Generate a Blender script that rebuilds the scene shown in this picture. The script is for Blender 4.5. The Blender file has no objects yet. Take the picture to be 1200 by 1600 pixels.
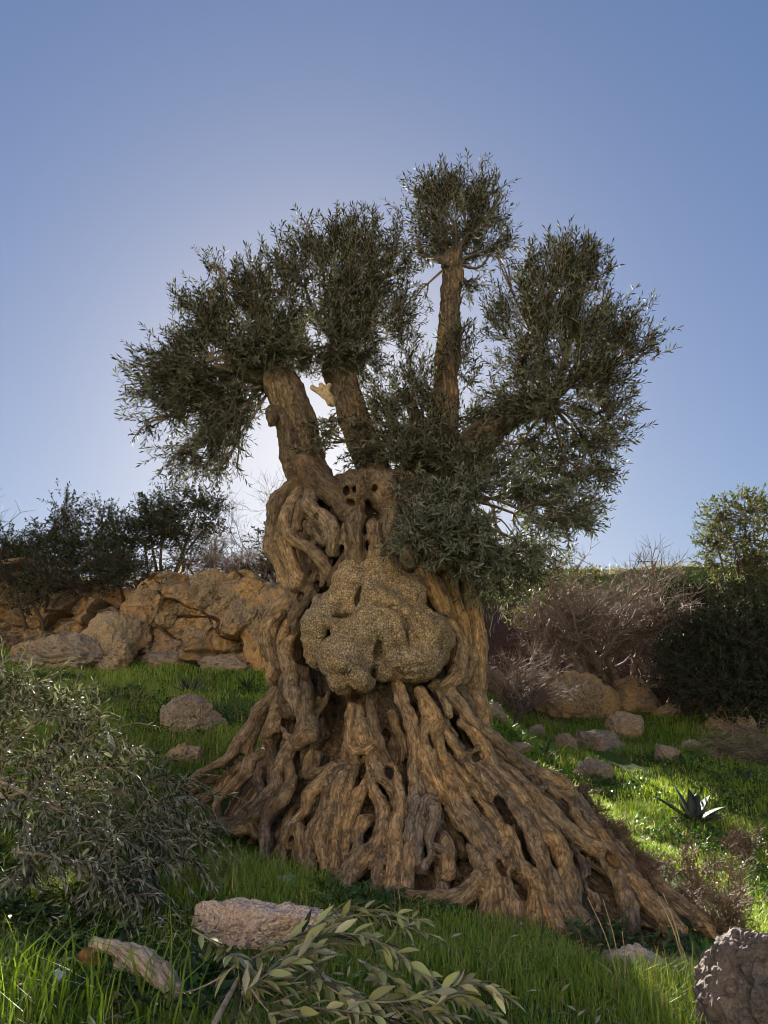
import bpy, math, random
import numpy as np
from mathutils import Vector

# ------------------------------------------------------------------ camera, sky, sun, exposure
SC = bpy.context.scene
COL = SC.collection
PITCH = math.radians(16.0)
CAMZ = 1.0
FPX = 1202.0                       # focal length in photo pixels (photo 1200 x 1600)
cam_data = bpy.data.cameras.new("camera")
cam = bpy.data.objects.new("camera", cam_data)
COL.objects.link(cam)
cam.location = (0, 0, CAMZ)
cam.rotation_euler = (math.pi / 2 + PITCH, 0, 0)
cam_data.sensor_fit = 'VERTICAL'
cam_data.sensor_height = 24.0
cam_data.lens = 24.0 * FPX / 1600.0
cam_data.clip_start = 0.05
cam_data.clip_end = 2000.0
SC.camera = cam

SUN_AZ, SUN_EL = math.radians(-4.5), math.radians(22.3)
world = bpy.data.worlds.new("World")
SC.world = world
world.use_nodes = True
wn, wl = world.node_tree.nodes, world.node_tree.links
wn.clear()
sky = wn.new("ShaderNodeTexSky")
sky.sky_type = 'NISHITA'
sky.sun_disc = False
sky.sun_elevation = SUN_EL
sky.sun_rotation = SUN_AZ
sky.altitude = 500
sky.air_density = 1.0
sky.dust_density = 0.75
sky.ozone_density = 3.0
bg = wn.new("ShaderNodeBackground")
bg.inputs["Strength"].default_value = 0.0395
wout = wn.new("ShaderNodeOutputWorld")
# the camera compressed the range of the whole sky evenly: one gamma and one saturation for all directions
gam = wn.new("ShaderNodeGamma")
gam.inputs[1].default_value = 0.55
hs = wn.new("ShaderNodeHueSaturation")
hs.inputs["Hue"].default_value = 0.514
hs.inputs["Saturation"].default_value = 1.5
wl.new(sky.outputs[0], gam.inputs[0])
wl.new(gam.outputs[0], hs.inputs["Color"])
wl.new(hs.outputs[0], bg.inputs[0])
wl.new(bg.outputs[0], wout.inputs[0])

sun_data = bpy.data.lights.new("sun", 'SUN')
sun_data.energy = 5.0
sun_data.angle = math.radians(0.53)
sun_data.color = (1.0, 0.92, 0.80)
sun = bpy.data.objects.new("sun", sun_data)
COL.objects.link(sun)
SUND = Vector((math.sin(SUN_AZ) * math.cos(SUN_EL), math.cos(SUN_AZ) * math.cos(SUN_EL), math.sin(SUN_EL)))
sun.rotation_euler = SUND.to_track_quat('Z', 'Y').to_euler()
sun.location = (-5, 30, 14)

SC.view_settings.view_transform = 'Standard'
SC.view_settings.look = 'None'
SC.view_settings.exposure = 2.52
SC.view_settings.gamma = 1.0
SC.render.engine = 'CYCLES'
SC.cycles.use_denoising = True
SC.cycles.filter_width = 1.0
SC.cycles.max_bounces = 5
SC.cycles.diffuse_bounces = 3
SC.cycles.transmission_bounces = 3
SC.cycles.transparent_max_bounces = 4

# ------------------------------------------------------------------ numeric helpers
rng = np.random.default_rng(7)
random.seed(7)
CP, SP_ = math.cos(PITCH), math.sin(PITCH)


def ray(px, py):
    """direction of the line of sight through a photo pixel, scaled to one metre of depth along Y"""
    dx, dz = (px - 600.0) / FPX, (800.0 - py) / FPX
    d = np.array([dx, CP - dz * SP_, SP_ + dz * CP])
    return d / d[1]


def at(px, py, Y):
    d = ray(px, py)
    return np.array([d[0] * Y, Y, CAMZ + d[2] * Y])


def mpp(px, py, Y):
    """metres per photo pixel at depth Y"""
    dz = (800.0 - py) / FPX
    return Y / (CP - dz * SP_) / FPX


def norm(v, axis=-1):
    return v / np.maximum(np.linalg.norm(v, axis=axis, keepdims=True), 1e-9)


def _hash(ix, iy, iz, seed):
    h = (ix.astype(np.int64) * 374761393 + iy.astype(np.int64) * 668265263 + iz.astype(np.int64) * 2147483647 + seed * 144269) & 0xFFFFFFFF
    h = ((h ^ (h >> 13)) * 1274126177) & 0xFFFFFFFF
    h = ((h ^ (h >> 16)) * 2246822519) & 0xFFFFFFFF
    h = h ^ (h >> 15)
    return (h & 0xFFFFFF).astype(np.float32) / 8388607.5 - 1.0


def vnoise(p, seed=0):
    p = np.asarray(p, dtype=np.float64)
    i = np.floor(p).astype(np.int64)
    f = (p - i)
    f = f * f * f * (f * (f * 6 - 15) + 10)
    x, y, z = i[..., 0], i[..., 1], i[..., 2]
    fx, fy, fz = f[..., 0], f[..., 1], f[..., 2]
    r = 0
    for dx in (0, 1):
        wx = fx if dx else 1 - fx
        for dy in (0, 1):
            wy = fy if dy else 1 - fy
            for dz in (0, 1):
                wz = fz if dz else 1 - fz
                r = r + _hash(x + dx, y + dy, z + dz, seed) * wx * wy * wz
    return r


def fbm(p, octaves=4, seed=0, gain=0.5, lac=2.03):
    p = np.asarray(p, dtype=np.float64)
    a, s, r = 1.0, 1.0, 0
    for o in range(octaves):
        r = r + a * vnoise(p * s + 17.3 * o, seed + o)
        a *= gain
        s *= lac
    return r


def smoothstep(a, b, x):
    t = np.clip((x - a) / (b - a), 0, 1)
    return t * t * (3 - 2 * t)


def softplus(x, w):
    return w * np.logaddexp(0, x / w)


# ------------------------------------------------------------------ mesh helpers
def mesh_from(name, verts, faces, smooth=True, attrs=None, mat_index=None):
    """faces: list of (n,3)/(n,4) integer arrays"""
    me = bpy.data.meshes.new(name)
    verts = np.asarray(verts, dtype=np.float32)
    if not isinstance(faces, (list, tuple)):
        faces = [faces]
    faces = [np.asarray(f, dtype=np.int32) for f in faces if len(f)]
    nl = sum(f.size for f in faces)
    nf = sum(len(f) for f in faces)
    me.vertices.add(len(verts))
    me.vertices.foreach_set("co", verts.ravel())
    me.loops.add(nl)
    me.polygons.add(nf)
    me.loops.foreach_set("vertex_index", np.concatenate([f.ravel() for f in faces]))
    tot = np.concatenate([np.full(len(f), f.shape[1], np.int32) for f in faces])
    start = np.zeros(nf, np.int32)
    start[1:] = np.cumsum(tot)[:-1]
    me.polygons.foreach_set("loop_start", start)
    me.polygons.foreach_set("loop_total", tot)
    if mat_index is not None:
        me.polygons.foreach_set("material_index", np.asarray(mat_index, np.int32))
    me.update(calc_edges=True)
    me.polygons.foreach_set("use_smooth", np.full(nf, smooth, dtype=bool))
    for k, v in (attrs or {}).items():
        v = np.asarray(v, dtype=np.float32)
        if v.ndim == 1:
            a = me.attributes.new(k, 'FLOAT', 'POINT')
            a.data.foreach_set("value", v)
        else:
            a = me.attributes.new(k, 'FLOAT_VECTOR', 'POINT')
            a.data.foreach_set("vector", v.ravel())
    me.validate()
    return me


def obj(name, me, mat=None, parent=None, loc=None):
    o = bpy.data.objects.new(name, me)
    COL.objects.link(o)
    if mat is not None and me is not None:
        for m in (mat if isinstance(mat, (list, tuple)) else [mat]):
            me.materials.append(m)
    if parent is not None:
        o.parent = parent
    if loc is not None:
        o.location = loc
    return o


def tag(o, label=None, cat=None, group=None, kind=None):
    if label: o["label"] = label
    if cat: o["category"] = cat
    if group: o["group"] = group
    if kind: o["kind"] = kind
    return o


def thing(name, label, cat, loc, group=None):
    o = bpy.data.objects.new(name, None)
    COL.objects.link(o)
    o.empty_display_size = 0.1
    o.location = loc
    return tag(o, label, cat, group)


def catmull(P, n):
    """resample a polyline with a Catmull-Rom spline into n points"""
    P = np.asarray(P, float)
    if len(P) < 3:
        t = np.linspace(0, 1, n)[:, None]
        return P[0] * (1 - t) + P[-1] * t
    Q = np.vstack([2 * P[0] - P[1], P, 2 * P[-1] - P[-2]])
    u = np.linspace(0, len(P) - 1 - 1e-6, n)
    i = u.astype(int)
    t = (u - i)[:, None]
    p0, p1, p2, p3 = Q[i], Q[i + 1], Q[i + 2], Q[i + 3]
    return 0.5 * ((2 * p1) + (-p0 + p2) * t + (2 * p0 - 5 * p1 + 4 * p2 - p3) * t ** 2 + (-p0 + 3 * p1 - 3 * p2 + p3) * t ** 3)


def tubes(paths, radii, sides=3):
    """many swept tubes joined into one vertex/face set. paths: list of (n,3); radii: list of (n,)"""
    V, F, off = [], [], 0
    # group equal lengths to vectorise
    groups = {}
    for P, R in zip(paths, radii):
        groups.setdefault(len(P), []).append((P, R))
    for n, L in groups.items():
        P = np.array([l[0] for l in L], float)
        R = np.array([np.broadcast_to(l[1], (n,)) for l in L], float)
        T = norm(np.gradient(P, axis=1))
        ref = np.where(np.abs(T[..., 2:3]) < 0.9, np.array([0, 0, 1.0]), np.array([1.0, 0, 0]))
        A = norm(np.cross(T, ref))
        B = np.cross(T, A)
        ang = np.arange(sides) * 2 * np.pi / sides
        ring = A[:, :, None, :] * np.cos(ang)[None, None, :, None] + B[:, :, None, :] * np.sin(ang)[None, None, :, None]
        vv = P[:, :, None, :] + ring * R[:, :, None, None]
        V.append(vv.reshape(-1, 3))
        m = len(L)
        base = off + np.arange(m)[:, None, None] * (n * sides) + np.arange(n - 1)[None, :, None] * sides
        k = np.arange(sides)[None, None, :]
        k2 = (k + 1) % sides
        q = np.stack([base + k, base + k2, base + sides + k2, base + sides + k], -1)
        F.append(q.reshape(-1, 4))
        off += m * n * sides
    if not V:
        return np.zeros((0, 3)), np.zeros((0, 4), int)
    return np.vstack(V), np.vstack(F)


def leaf_quads(base, d, up, L, W, fold=0.25, droop=0.0):
    """one folded lance-shaped leaf of four triangles (two quads) for each row"""
    d = norm(d)
    s = norm(np.cross(d, up))
    n = np.cross(s, d)
    L = L[:, None]; W = W[:, None]
    mid = base + d * L * 0.52 - n * L * droop * 0.3
    tip = base + d * L - n * L * droop
    l = mid + s * W * 0.5 + n * W * fold
    r = mid - s * W * 0.5 + n * W * fold
    N = len(base)
    V = np.stack([base, r, tip, l], 1).reshape(-1, 3)
    i = np.arange(N)[:, None] * 4
    F = np.concatenate([i + np.array([0, 1, 2]), i + np.array([0, 2, 3])], 0)
    return V, F


# ------------------------------------------------------------------ materials
def mat_new(name):
    m = bpy.data.materials.new(name)
    m.use_nodes = True
    nt = m.node_tree
    nt.nodes.clear()
    return m, nt.nodes, nt.links


def N(nodes, typ, **kw):
    n = nodes.new(typ)
    for k, v in kw.items():
        if k in n.inputs.keys():
            n.inputs[k].default_value = v
        else:
            setattr(n, k, v)
    return n


def ramp(nodes, stops, interp='LINEAR'):
    r = nodes.new("ShaderNodeValToRGB")
    r.color_ramp.interpolation = interp
    e = r.color_ramp.elements
    while len(e) < len(stops):
        e.new(0.5)
    for el, (p, c) in zip(e, stops):
        el.position = p
        el.color = (c[0], c[1], c[2], 1.0) if not np.isscalar(c) else (c, c, c, 1)
    return r


def mixrgb(nodes, links, fac, a, b, blend='MIX'):
    m = nodes.new("ShaderNodeMix")
    m.data_type = 'RGBA'
    m.blend_type = blend
    for sock, v in ((m.inputs[0], fac), (m.inputs[6], a), (m.inputs[7], b)):
        if hasattr(v, "is_linked") or hasattr(v, "links"):
            links.new(v, sock)
        elif np.isscalar(v):
            sock.default_value = v
        else:
            sock.default_value = (v[0], v[1], v[2], 1.0)
    return m.outputs[2]


def leaf_material(name, top, under, rough=0.6, trans=0.2, spec=0.2, vary=0.35):
    """two-sided leaf: the upper face and the under face have their own colours, some light passes through"""
    m, n, l = mat_new(name)
    geo = N(n, "ShaderNodeNewGeometry")
    at_ = N(n, "ShaderNodeAttribute", attribute_name="rnd")
    c = mixrgb(n, l, geo.outputs["Backfacing"], top, under)
    hsv = N(n, "ShaderNodeHueSaturation")
    mr = N(n, "ShaderNodeMapRange")
    mr.inputs[3].default_value = 1 - vary
    mr.inputs[4].default_value = 1 + vary
    l.new(at_.outputs["Fac"], mr.inputs[0])
    l.new(mr.outputs[0], hsv.inputs["Value"])
    mr2 = N(n, "ShaderNodeMapRange")
    mr2.inputs[3].default_value = 0.485
    mr2.inputs[4].default_value = 0.515
    l.new(at_.outputs["Fac"], mr2.inputs[0])
    l.new(mr2.outputs[0], hsv.inputs["Hue"])
    l.new(c, hsv.inputs["Color"])
    p = N(n, "ShaderNodeBsdfPrincipled", Roughness=rough)
    p.inputs["Specular IOR Level"].default_value = spec
    l.new(hsv.outputs[0], p.inputs["Base Color"])
    t = N(n, "ShaderNodeBsdfTranslucent")
    br = mixrgb(n, l, 1.0, hsv.outputs[0], (1.15, 1.25, 0.5), 'MULTIPLY')
    l.new(br, t.inputs[0])
    mx = N(n, "ShaderNodeMixShader")
    mx.inputs[0].default_value = trans
    l.new(p.outputs[0], mx.inputs[1]); l.new(t.outputs[0], mx.inputs[2])
    o = N(n, "ShaderNodeOutputMaterial")
    l.new(mx.outputs[0], o.inputs[0])
    return m


def bark_material(name, stops, use_flow=True, scale=1.0, bump=0.85, lichen=0.25, plates=False):
    m, n, l = mat_new(name)
    tc = N(n, "ShaderNodeTexCoord")
    P = tc.outputs["Object"]
    if use_flow:
        a = N(n, "ShaderNodeAttribute", attribute_name="flow")
        b = N(n, "ShaderNodeAttribute", attribute_name="along")
        no = N(n, "ShaderNodeTexNoise", noise_dimensions='4D', Scale=48.0 * scale, Detail=5.0, Roughness=0.65)
        l.new(a.outputs["Vector"], no.inputs["Vector"])
        l.new(b.outputs["Fac"], no.inputs["W"])
        fine = no.outputs["Fac"]
    else:
        mp = N(n, "ShaderNodeMapping")
        mp.inputs["Scale"].default_value = (1, 1, 0.8 if plates else 0.22)
        l.new(P, mp.inputs[0])
        no = N(n, "ShaderNodeTexNoise", Scale=(70.0 if plates else 48.0) * scale, Detail=5.0, Roughness=0.65)
        l.new(mp.outputs[0], no.inputs["Vector"])
        fine = no.outputs["Fac"]
    big = N(n, "ShaderNodeTexNoise", Scale=3.2, Detail=4.0, Roughness=0.6)
    l.new(P, big.inputs["Vector"])
    mid = N(n, "ShaderNodeTexNoise", Scale=14.0, Detail=4.0, Roughness=0.6)
    l.new(P, mid.inputs["Vector"])
    crack = N(n, "ShaderNodeTexVoronoi", feature='DISTANCE_TO_EDGE', Scale=(50.0 if plates else 44.0))
    if plates:
        dn = N(n, "ShaderNodeTexNoise", Scale=26.0, Detail=3.0, Roughness=0.7)
        l.new(P, dn.inputs["Vector"])
        wv = mixrgb(n, l, 0.014, P, dn.outputs["Color"], 'ADD')
        l.new(wv, crack.inputs["Vector"])
    elif use_flow:
        mv = N(n, "ShaderNodeCombineXYZ")
        mu = N(n, "ShaderNodeMath", operation='MULTIPLY')
        l.new(b.outputs["Fac"], mu.inputs[0]); mu.inputs[1].default_value = 1.0
        l.new(mu.outputs[0], mv.inputs[2])
        ad = N(n, "ShaderNodeVectorMath", operation='ADD')
        l.new(a.outputs["Vector"], ad.inputs[0]); l.new(mv.outputs[0], ad.inputs[1])
        l.new(ad.outputs[0], crack.inputs["Vector"])
    else:
        l.new(mp.outputs[0], crack.inputs["Vector"])
    r = ramp(n, stops)
    mixv = N(n, "ShaderNodeMath", operation='MULTIPLY_ADD')
    l.new(fine, mixv.inputs[0]); mixv.inputs[1].default_value = 0.58
    su = N(n, "ShaderNodeMath", operation='MULTIPLY')
    l.new(mid.outputs["Fac"], su.inputs[0]); su.inputs[1].default_value = 0.3
    sa = N(n, "ShaderNodeMath", operation='ADD')
    l.new(su.outputs[0], sa.inputs[0]); sa.inputs[1].default_value = 0.085
    l.new(sa.outputs[0], mixv.inputs[2])
    l.new(mixv.outputs[0], r.inputs[0])
    # warm / grey drift over the whole trunk
    br = ramp(n, [(0.35, (1.10, 1.00, 0.82)), (0.62, (0.84, 0.86, 0.90))])
    l.new(big.outputs["Fac"], br.inputs[0])
    c = mixrgb(n, l, 1.0, r.outputs[0], br.outputs[0], 'MULTIPLY')
    if use_flow:
        tn = N(n, "ShaderNodeAttribute", attribute_name="tone")
        tr_ = ramp(n, [(0.0, (0.40, 0.37, 0.35)), (0.35, (0.78, 0.76, 0.75)), (0.65, (1.08, 1.03, 0.96)), (1.0, (1.38, 1.20, 0.92))])
        l.new(tn.outputs["Fac"], tr_.inputs[0])
        c = mixrgb(n, l, 1.0, c, tr_.outputs[0], 'MULTIPLY')
    # pale lichen flecks with a shape of their own
    li = N(n, "ShaderNodeTexNoise", Scale=38.0, Detail=6.0, Roughness=0.75)
    l.new(P, li.inputs["Vector"])
    lr = ramp(n, [(0.60, 0.0), (0.70, 1.0)])
    l.new(li.outputs["Fac"], lr.inputs[0])
    lm = N(n, "ShaderNodeMath", operation='MULTIPLY')
    l.new(lr.outputs[0], lm.inputs[0]); lm.inputs[1].default_value = lichen
    c = mixrgb(n, l, lm.outputs[0], c, (0.30, 0.25, 0.17))
    cr = ramp(n, [(0.02, 0.0), (0.12 if not plates else 0.20, 1.0)])
    l.new(crack.outputs["Distance"], cr.inputs[0])
    dark = mixrgb(n, l, 1.0, c, (0.66, 0.64, 0.62) if not plates else (0.46, 0.42, 0.38), 'MULTIPLY')
    c = mixrgb(n, l, cr.outputs[0], dark, c)
    p = N(n, "ShaderNodeBsdfPrincipled", Roughness=0.85)
    p.inputs["Specular IOR Level"].default_value = 0.25
    l.new(c, p.inputs["Base Color"])
    b1 = N(n, "ShaderNodeBump", Strength=bump, Distance=0.018)
    l.new(fine, b1.inputs["Height"])
    b2 = N(n, "ShaderNodeBump", Strength=bump * (0.7 if plates else 0.6), Distance=0.010)
    l.new(cr.outputs[0], b2.inputs["Height"])
    l.new(b1.outputs[0], b2.inputs["Normal"])
    b3 = N(n, "ShaderNodeBump", Strength=0.35, Distance=0.05)
    l.new(mid.outputs["Fac"], b3.inputs["Height"])
    l.new(b2.outputs[0], b3.inputs["Normal"])
    l.new(b3.outputs[0], p.inputs["Normal"])
    o = N(n, "ShaderNodeOutputMaterial")
    l.new(p.outputs[0], o.inputs[0])
    return m


def rock_material(name, base, dark, warm, lichen=(0.42, 0.40, 0.34), scale=1.0, wamt=0.5):
    m, n, l = mat_new(name)
    tc = N(n, "ShaderNodeTexCoord")
    geo = N(n, "ShaderNodeNewGeometry")
    P = geo.outputs["Position"]
    a = N(n, "ShaderNodeTexNoise", Scale=2.2 * scale, Detail=6.0, Roughness=0.62)
    l.new(P, a.inputs["Vector"])
    b = N(n, "ShaderNodeTexNoise", Scale=16.0 * scale, Detail=7.0, Roughness=0.72)
    l.new(P, b.inputs["Vector"])
    w = N(n, "ShaderNodeTexNoise", Scale=1.3 * scale, Detail=3.0, Roughness=0.5)
    l.new(P, w.inputs["Vector"])
    r = ramp(n, [(0.30, dark), (0.52, base), (0.72, tuple(min(1, v * 1.35) for v in base))])
    l.new(b.outputs["Fac"], r.inputs[0])
    wr = ramp(n, [(0.46, 0.0), (0.60, wamt)])
    l.new(w.outputs["Fac"], wr.inputs[0])
    c = mixrgb(n, l, wr.outputs[0], r.outputs[0], warm)
    lr = ramp(n, [(0.56, 0.0), (0.64, 0.55)])
    l.new(a.outputs["Fac"], lr.inputs[0])
    c2 = mixrgb(n, l, 1.0, r.outputs[0], lichen, 'OVERLAY')
    c = mixrgb(n, l, lr.outputs[0], c, c2)
    # dark pits and stains
    v = N(n, "ShaderNodeTexNoise", Scale=30.0 * scale, Detail=5.0, Roughness=0.8)
    l.new(P, v.inputs["Vector"])
    vr = ramp(n, [(0.34, 0.35), (0.47, 1.0)])
    l.new(v.outputs["Fac"], vr.inputs[0])
    c = mixrgb(n, l, 1.0, c, vr.outputs[0], 'MULTIPLY')
    p = N(n, "ShaderNodeBsdfPrincipled", Roughness=0.9)
    p.inputs["Specular IOR Level"].default_value = 0.2
    l.new(c, p.inputs["Base Color"])
    b1 = N(n, "ShaderNodeBump", Strength=0.7, Distance=0.05 / scale)
    l.new(b.outputs["Fac"], b1.inputs["Height"])
    b2 = N(n, "ShaderNodeBump", Strength=0.6, Distance=0.02 / scale)
    l.new(v.outputs["Fac"], b2.inputs["Height"])
    l.new(b1.outputs[0], b2.inputs["Normal"])
    l.new(b2.outputs[0], p.inputs["Normal"])
    o = N(n, "ShaderNodeOutputMaterial")
    l.new(p.outputs[0], o.inputs[0])
    return m


def plain_material(name, stops, rough=0.8, scale=20.0, spec=0.3, bump=0.3, attr=None):
    m, n, l = mat_new(name)
    geo = N(n, "ShaderNodeNewGeometry")
    t = N(n, "ShaderNodeTexNoise", Scale=scale, Detail=5.0, Roughness=0.65)
    l.new(geo.outputs["Position"], t.inputs["Vector"])
    r = ramp(n, stops)
    if attr:
        a = N(n, "ShaderNodeAttribute", attribute_name=attr)
        l.new(a.outputs["Fac"], r.inputs[0])
    else:
        l.new(t.outputs["Fac"], r.inputs[0])
    p = N(n, "ShaderNodeBsdfPrincipled", Roughness=rough)
    p.inputs["Specular IOR Level"].default_value = spec
    l.new(r.outputs[0], p.inputs["Base Color"])
    if bump:
        b = N(n, "ShaderNodeBump", Strength=bump, Distance=0.01)
        l.new(t.outputs["Fac"], b.inputs["Height"])
        l.new(b.outputs[0], p.inputs["Normal"])
    o = N(n, "ShaderNodeOutputMaterial")
    l.new(p.outputs[0], o.inputs[0])
    return m

# ------------------------------------------------------------------ ground
def cliff_line(x):
    """depth at which the rock face stands on the left; fades out to the right of the olive"""
    return 12.9 + 0.35 * np.sin(x * 0.9 + 1.0) - 0.10 * (x + 3)


def H(x, y, detail=True):
    x = np.asarray(x, float); y = np.asarray(y, float)
    rg = smoothstep(0.9, 2.4, x)                                   # the ground on the right is flatter
    h = (0.27 - 0.135 * rg) * softplus(np.minimum(y, 12.5 + 1.7 * rg) - 5.3, 0.55)
    xc = np.clip(x, -7, 7)
    h = h - 0.11 * xc * (1 - 0.8 * smoothstep(6.5, 11.5, y))
    h = h + 0.18 * smoothstep(-1.5, -6.5, x) * smoothstep(6, 11, y)
    right = smoothstep(-0.6, 1.4, x)
    slope_r = (0.36 + 0.09 * rg) * softplus(np.clip(y, 0, 27) - 12.3 - 1.9 * rg, 0.5)
    cl = smoothstep(0.05, 0.75, y - cliff_line(x)) * 1.25 + 0.20 * softplus(np.clip(y, 0, 25) - 13.6, 0.4)
    h = h + slope_r * right + cl * (1 - right)
    h = h + 0.05 * smoothstep(3.4, 2.4, y)                      # slight rise towards the viewer
    h = h + 0.80 * softplus(-6.5 - np.maximum(y, -45.0), 1.2) * (0.30 + 0.70 * smoothstep(12, -10, x))          # added unseen slope behind the viewer, bouncing sunlight onto the trunk front
    if detail:
        p = np.stack([x, y, np.zeros_like(x)], -1)
        h = h + 0.05 * fbm(p * 0.9, 3, 3) + 0.35 * fbm(p * 0.22 + 5, 2, 9) * smoothstep(12, 18, y)
        h = h + 0.018 * vnoise(p * 5.0, 4)
    return h


def hit(px, py, y0=1.8, y1=40.0):
    """where the line of sight through a photo pixel meets the ground"""
    d = ray(px, py)
    Y = np.linspace(y0, y1, 4000)
    z = CAMZ + d[2] * Y
    g = H(d[0] * Y, Y)
    k = np.argmax(z < g)
    if not (z < g).any():
        k = len(Y) - 1
    return np.array([d[0] * Y[k], Y[k], g[k]])


def build_ground():
    xs = np.concatenate([-np.geomspace(400, 9, 28)[:-1], np.linspace(-9, 9, 181), np.geomspace(9, 400, 28)[1:]])
    ys = np.concatenate([-np.geomspace(300, 4, 16)[:-1], np.linspace(-4, 2, 12)[:-1], np.linspace(2, 15, 180), np.linspace(15, 30, 60)[1:], np.geomspace(30, 600, 24)[1:]])
    X, Y = np.meshgrid(xs, ys)
    Z = H(X, Y)
    nx, ny = len(xs), len(ys)
    V = np.stack([X, Y, Z], -1).reshape(-1, 3)
    i = np.arange(ny - 1)[:, None] * nx + np.arange(nx - 1)[None, :]
    F = np.stack([i, i + 1, i + nx + 1, i + nx], -1).reshape(-1, 4)
    m, n, l = mat_new("earth_and_turf")
    geo = N(n, "ShaderNodeNewGeometry")
    a = N(n, "ShaderNodeTexNoise", Scale=1.1, Detail=5.0, Roughness=0.6)
    b = N(n, "ShaderNodeTexNoise", Scale=22.0, Detail=6.0, Roughness=0.7)
    l.new(geo.outputs["Position"], a.inputs["Vector"]); l.new(geo.outputs["Position"], b.inputs["Vector"])
    turf = ramp(n, [(0.3, (0.038, 0.052, 0.010)), (0.55, (0.085, 0.130, 0.022)), (0.8, (0.17, 0.17, 0.06))])
    soil = ramp(n, [(0.3, (0.030, 0.016, 0.009)), (0.6, (0.13, 0.065, 0.036)), (0.8, (0.22, 0.13, 0.075))])
    l.new(b.outputs["Fac"], turf.inputs[0]); l.new(b.outputs["Fac"], soil.inputs[0])
    at_ = N(n, "ShaderNodeAttribute", attribute_name="soil")
    ad = N(n, "ShaderNodeMath", operation='ADD')
    l.new(at_.outputs["Fac"], ad.inputs[0])
    mu = N(n, "ShaderNodeMath", operation='MULTIPLY_ADD')
    l.new(a.outputs["Fac"], mu.inputs[0]); mu.inputs[1].default_value = 0.8; mu.inputs[2].default_value = -0.4
    l.new(mu.outputs[0], ad.inputs[1])
    sr = ramp(n, [(0.35, 0.0), (0.6, 1.0)])
    l.new(ad.outputs[0], sr.inputs[0])
    c = mixrgb(n, l, sr.outputs[0], turf.outputs[0], soil.outputs[0])
    pale = ramp(n, [(0.3, (0.46, 0.40, 0.33)), (0.7, (0.76, 0.68, 0.58))])
    l.new(b.outputs["Fac"], pale.inputs[0])
    pa = N(n, "ShaderNodeAttribute", attribute_name="bounce_slope")  # pale ground of the added slope, made to reflect more sun
    c = mixrgb(n, l, pa.outputs["Fac"], c, pale.outputs[0])
    p = N(n, "ShaderNodeBsdfPrincipled", Roughness=0.95)
    p.inputs["Specular IOR Level"].default_value = 0.1
    l.new(c, p.inputs["Base Color"])
    bp = N(n, "ShaderNodeBump", Strength=0.8, Distance=0.04)
    l.new(b.outputs["Fac"], bp.inputs["Height"]); l.new(bp.outputs[0], p.inputs["Normal"])
    o = N(n, "ShaderNodeOutputMaterial"); l.new(p.outputs[0], o.inputs[0])
    g = obj("ground", mesh_from("ground", V, F, attrs={"soil": soil_mask(V[:, 0], V[:, 1]), "bounce_slope": smoothstep(-4.0, -7.5, V[:, 1])}), m)
    tag(g, "grassy hillside rising behind the olive", "ground", kind="structure")
    return g


def soil_mask(x, y):
    """bare reddish earth: on the slope under the leafless tree, at the foot of the cliff and on the right of the roots"""
    s = 0.85 * smoothstep(12.6, 14.6, y - 0.1 * x) * smoothstep(-1, 0.5, x) * (1 - smoothstep(20, 25, y))
    s = np.maximum(s, 0.7 * smoothstep(12.2, 13.0, y) * smoothstep(0.5, -1, x))
    s = np.maximum(s, 0.9 * np.exp(-(((x - 1.5) / 0.55) ** 2 + ((y - 4.75) / 0.45) ** 2)))
    s = np.maximum(s, 0.8 * np.exp(-(((x - 0.1) / 1.3) ** 2 + ((y - 6.2) / 1.2) ** 2)))
    return s


build_ground()

# ------------------------------------------------------------------ the ancient olive: signed-distance sculpting of the trunk
AX, AY = 0.0, 6.3
C_ANG = np.radians(np.array([-180, -135, -90, -45, 0, 45, 90, 135, 180]))
C_Z = np.array([-0.45, -0.1, 0.1, 0.3, 0.5, 0.75, 1.0, 1.25, 1.5, 1.75, 2.0, 2.3, 2.6, 2.9, 3.12, 3.25])
#        left  f-left front f-right right b-right back b-left
C_R = np.array([
    [1.50, 1.75, 1.70, 2.65, 2.95, 1.90, 1.20, 1.20],
    [1.40, 1.55, 1.52, 2.20, 2.48, 1.65, 1.10, 1.10],
    [1.40, 1.40, 1.30, 1.82, 2.10, 1.45, 1.05, 1.05],
    [1.38, 1.18, 1.08, 1.52, 1.80, 1.28, 0.98, 1.00],
    [1.32, 1.06, 0.95, 1.28, 1.52, 1.12, 0.90, 0.96],
    [1.12, 0.95, 0.82, 1.02, 1.10, 0.95, 0.82, 0.92],
    [0.98, 0.88, 0.72, 0.84, 0.78, 0.80, 0.75, 0.86],
    [0.88, 0.78, 0.65, 0.72, 0.70, 0.68, 0.68, 0.80],
    [0.79, 0.70, 0.60, 0.64, 0.68, 0.62, 0.62, 0.74],
    [0.79, 0.66, 0.56, 0.60, 0.66, 0.60, 0.60, 0.72],
    [0.78, 0.62, 0.52, 0.56, 0.63, 0.58, 0.58, 0.70],
    [0.86, 0.66, 0.46, 0.48, 0.56, 0.55, 0.56, 0.74],
    [0.88, 0.66, 0.42, 0.44, 0.52, 0.52, 0.54, 0.74],
    [0.84, 0.62, 0.38, 0.40, 0.48, 0.48, 0.50, 0.70],
    [0.58, 0.44, 0.34, 0.36, 0.44, 0.40, 0.40, 0.48],
    [0.30, 0.20, 0.15, 0.15, 0.20, 0.20, 0.20, 0.25]])
C_R = np.concatenate([C_R, C_R[:, :1]], 1)
_fa = np.linspace(-np.pi, np.pi, 181)
# smooth the eight radii round the axis
_tab = np.array([np.interp(_fa, C_ANG, r) for r in C_R])
_k = np.ones(21) / 21
_tab = np.array([np.convolve(np.concatenate([r[-31:-1], r, r[1:31]]), _k, 'same')[30:-30] for r in _tab])


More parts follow.
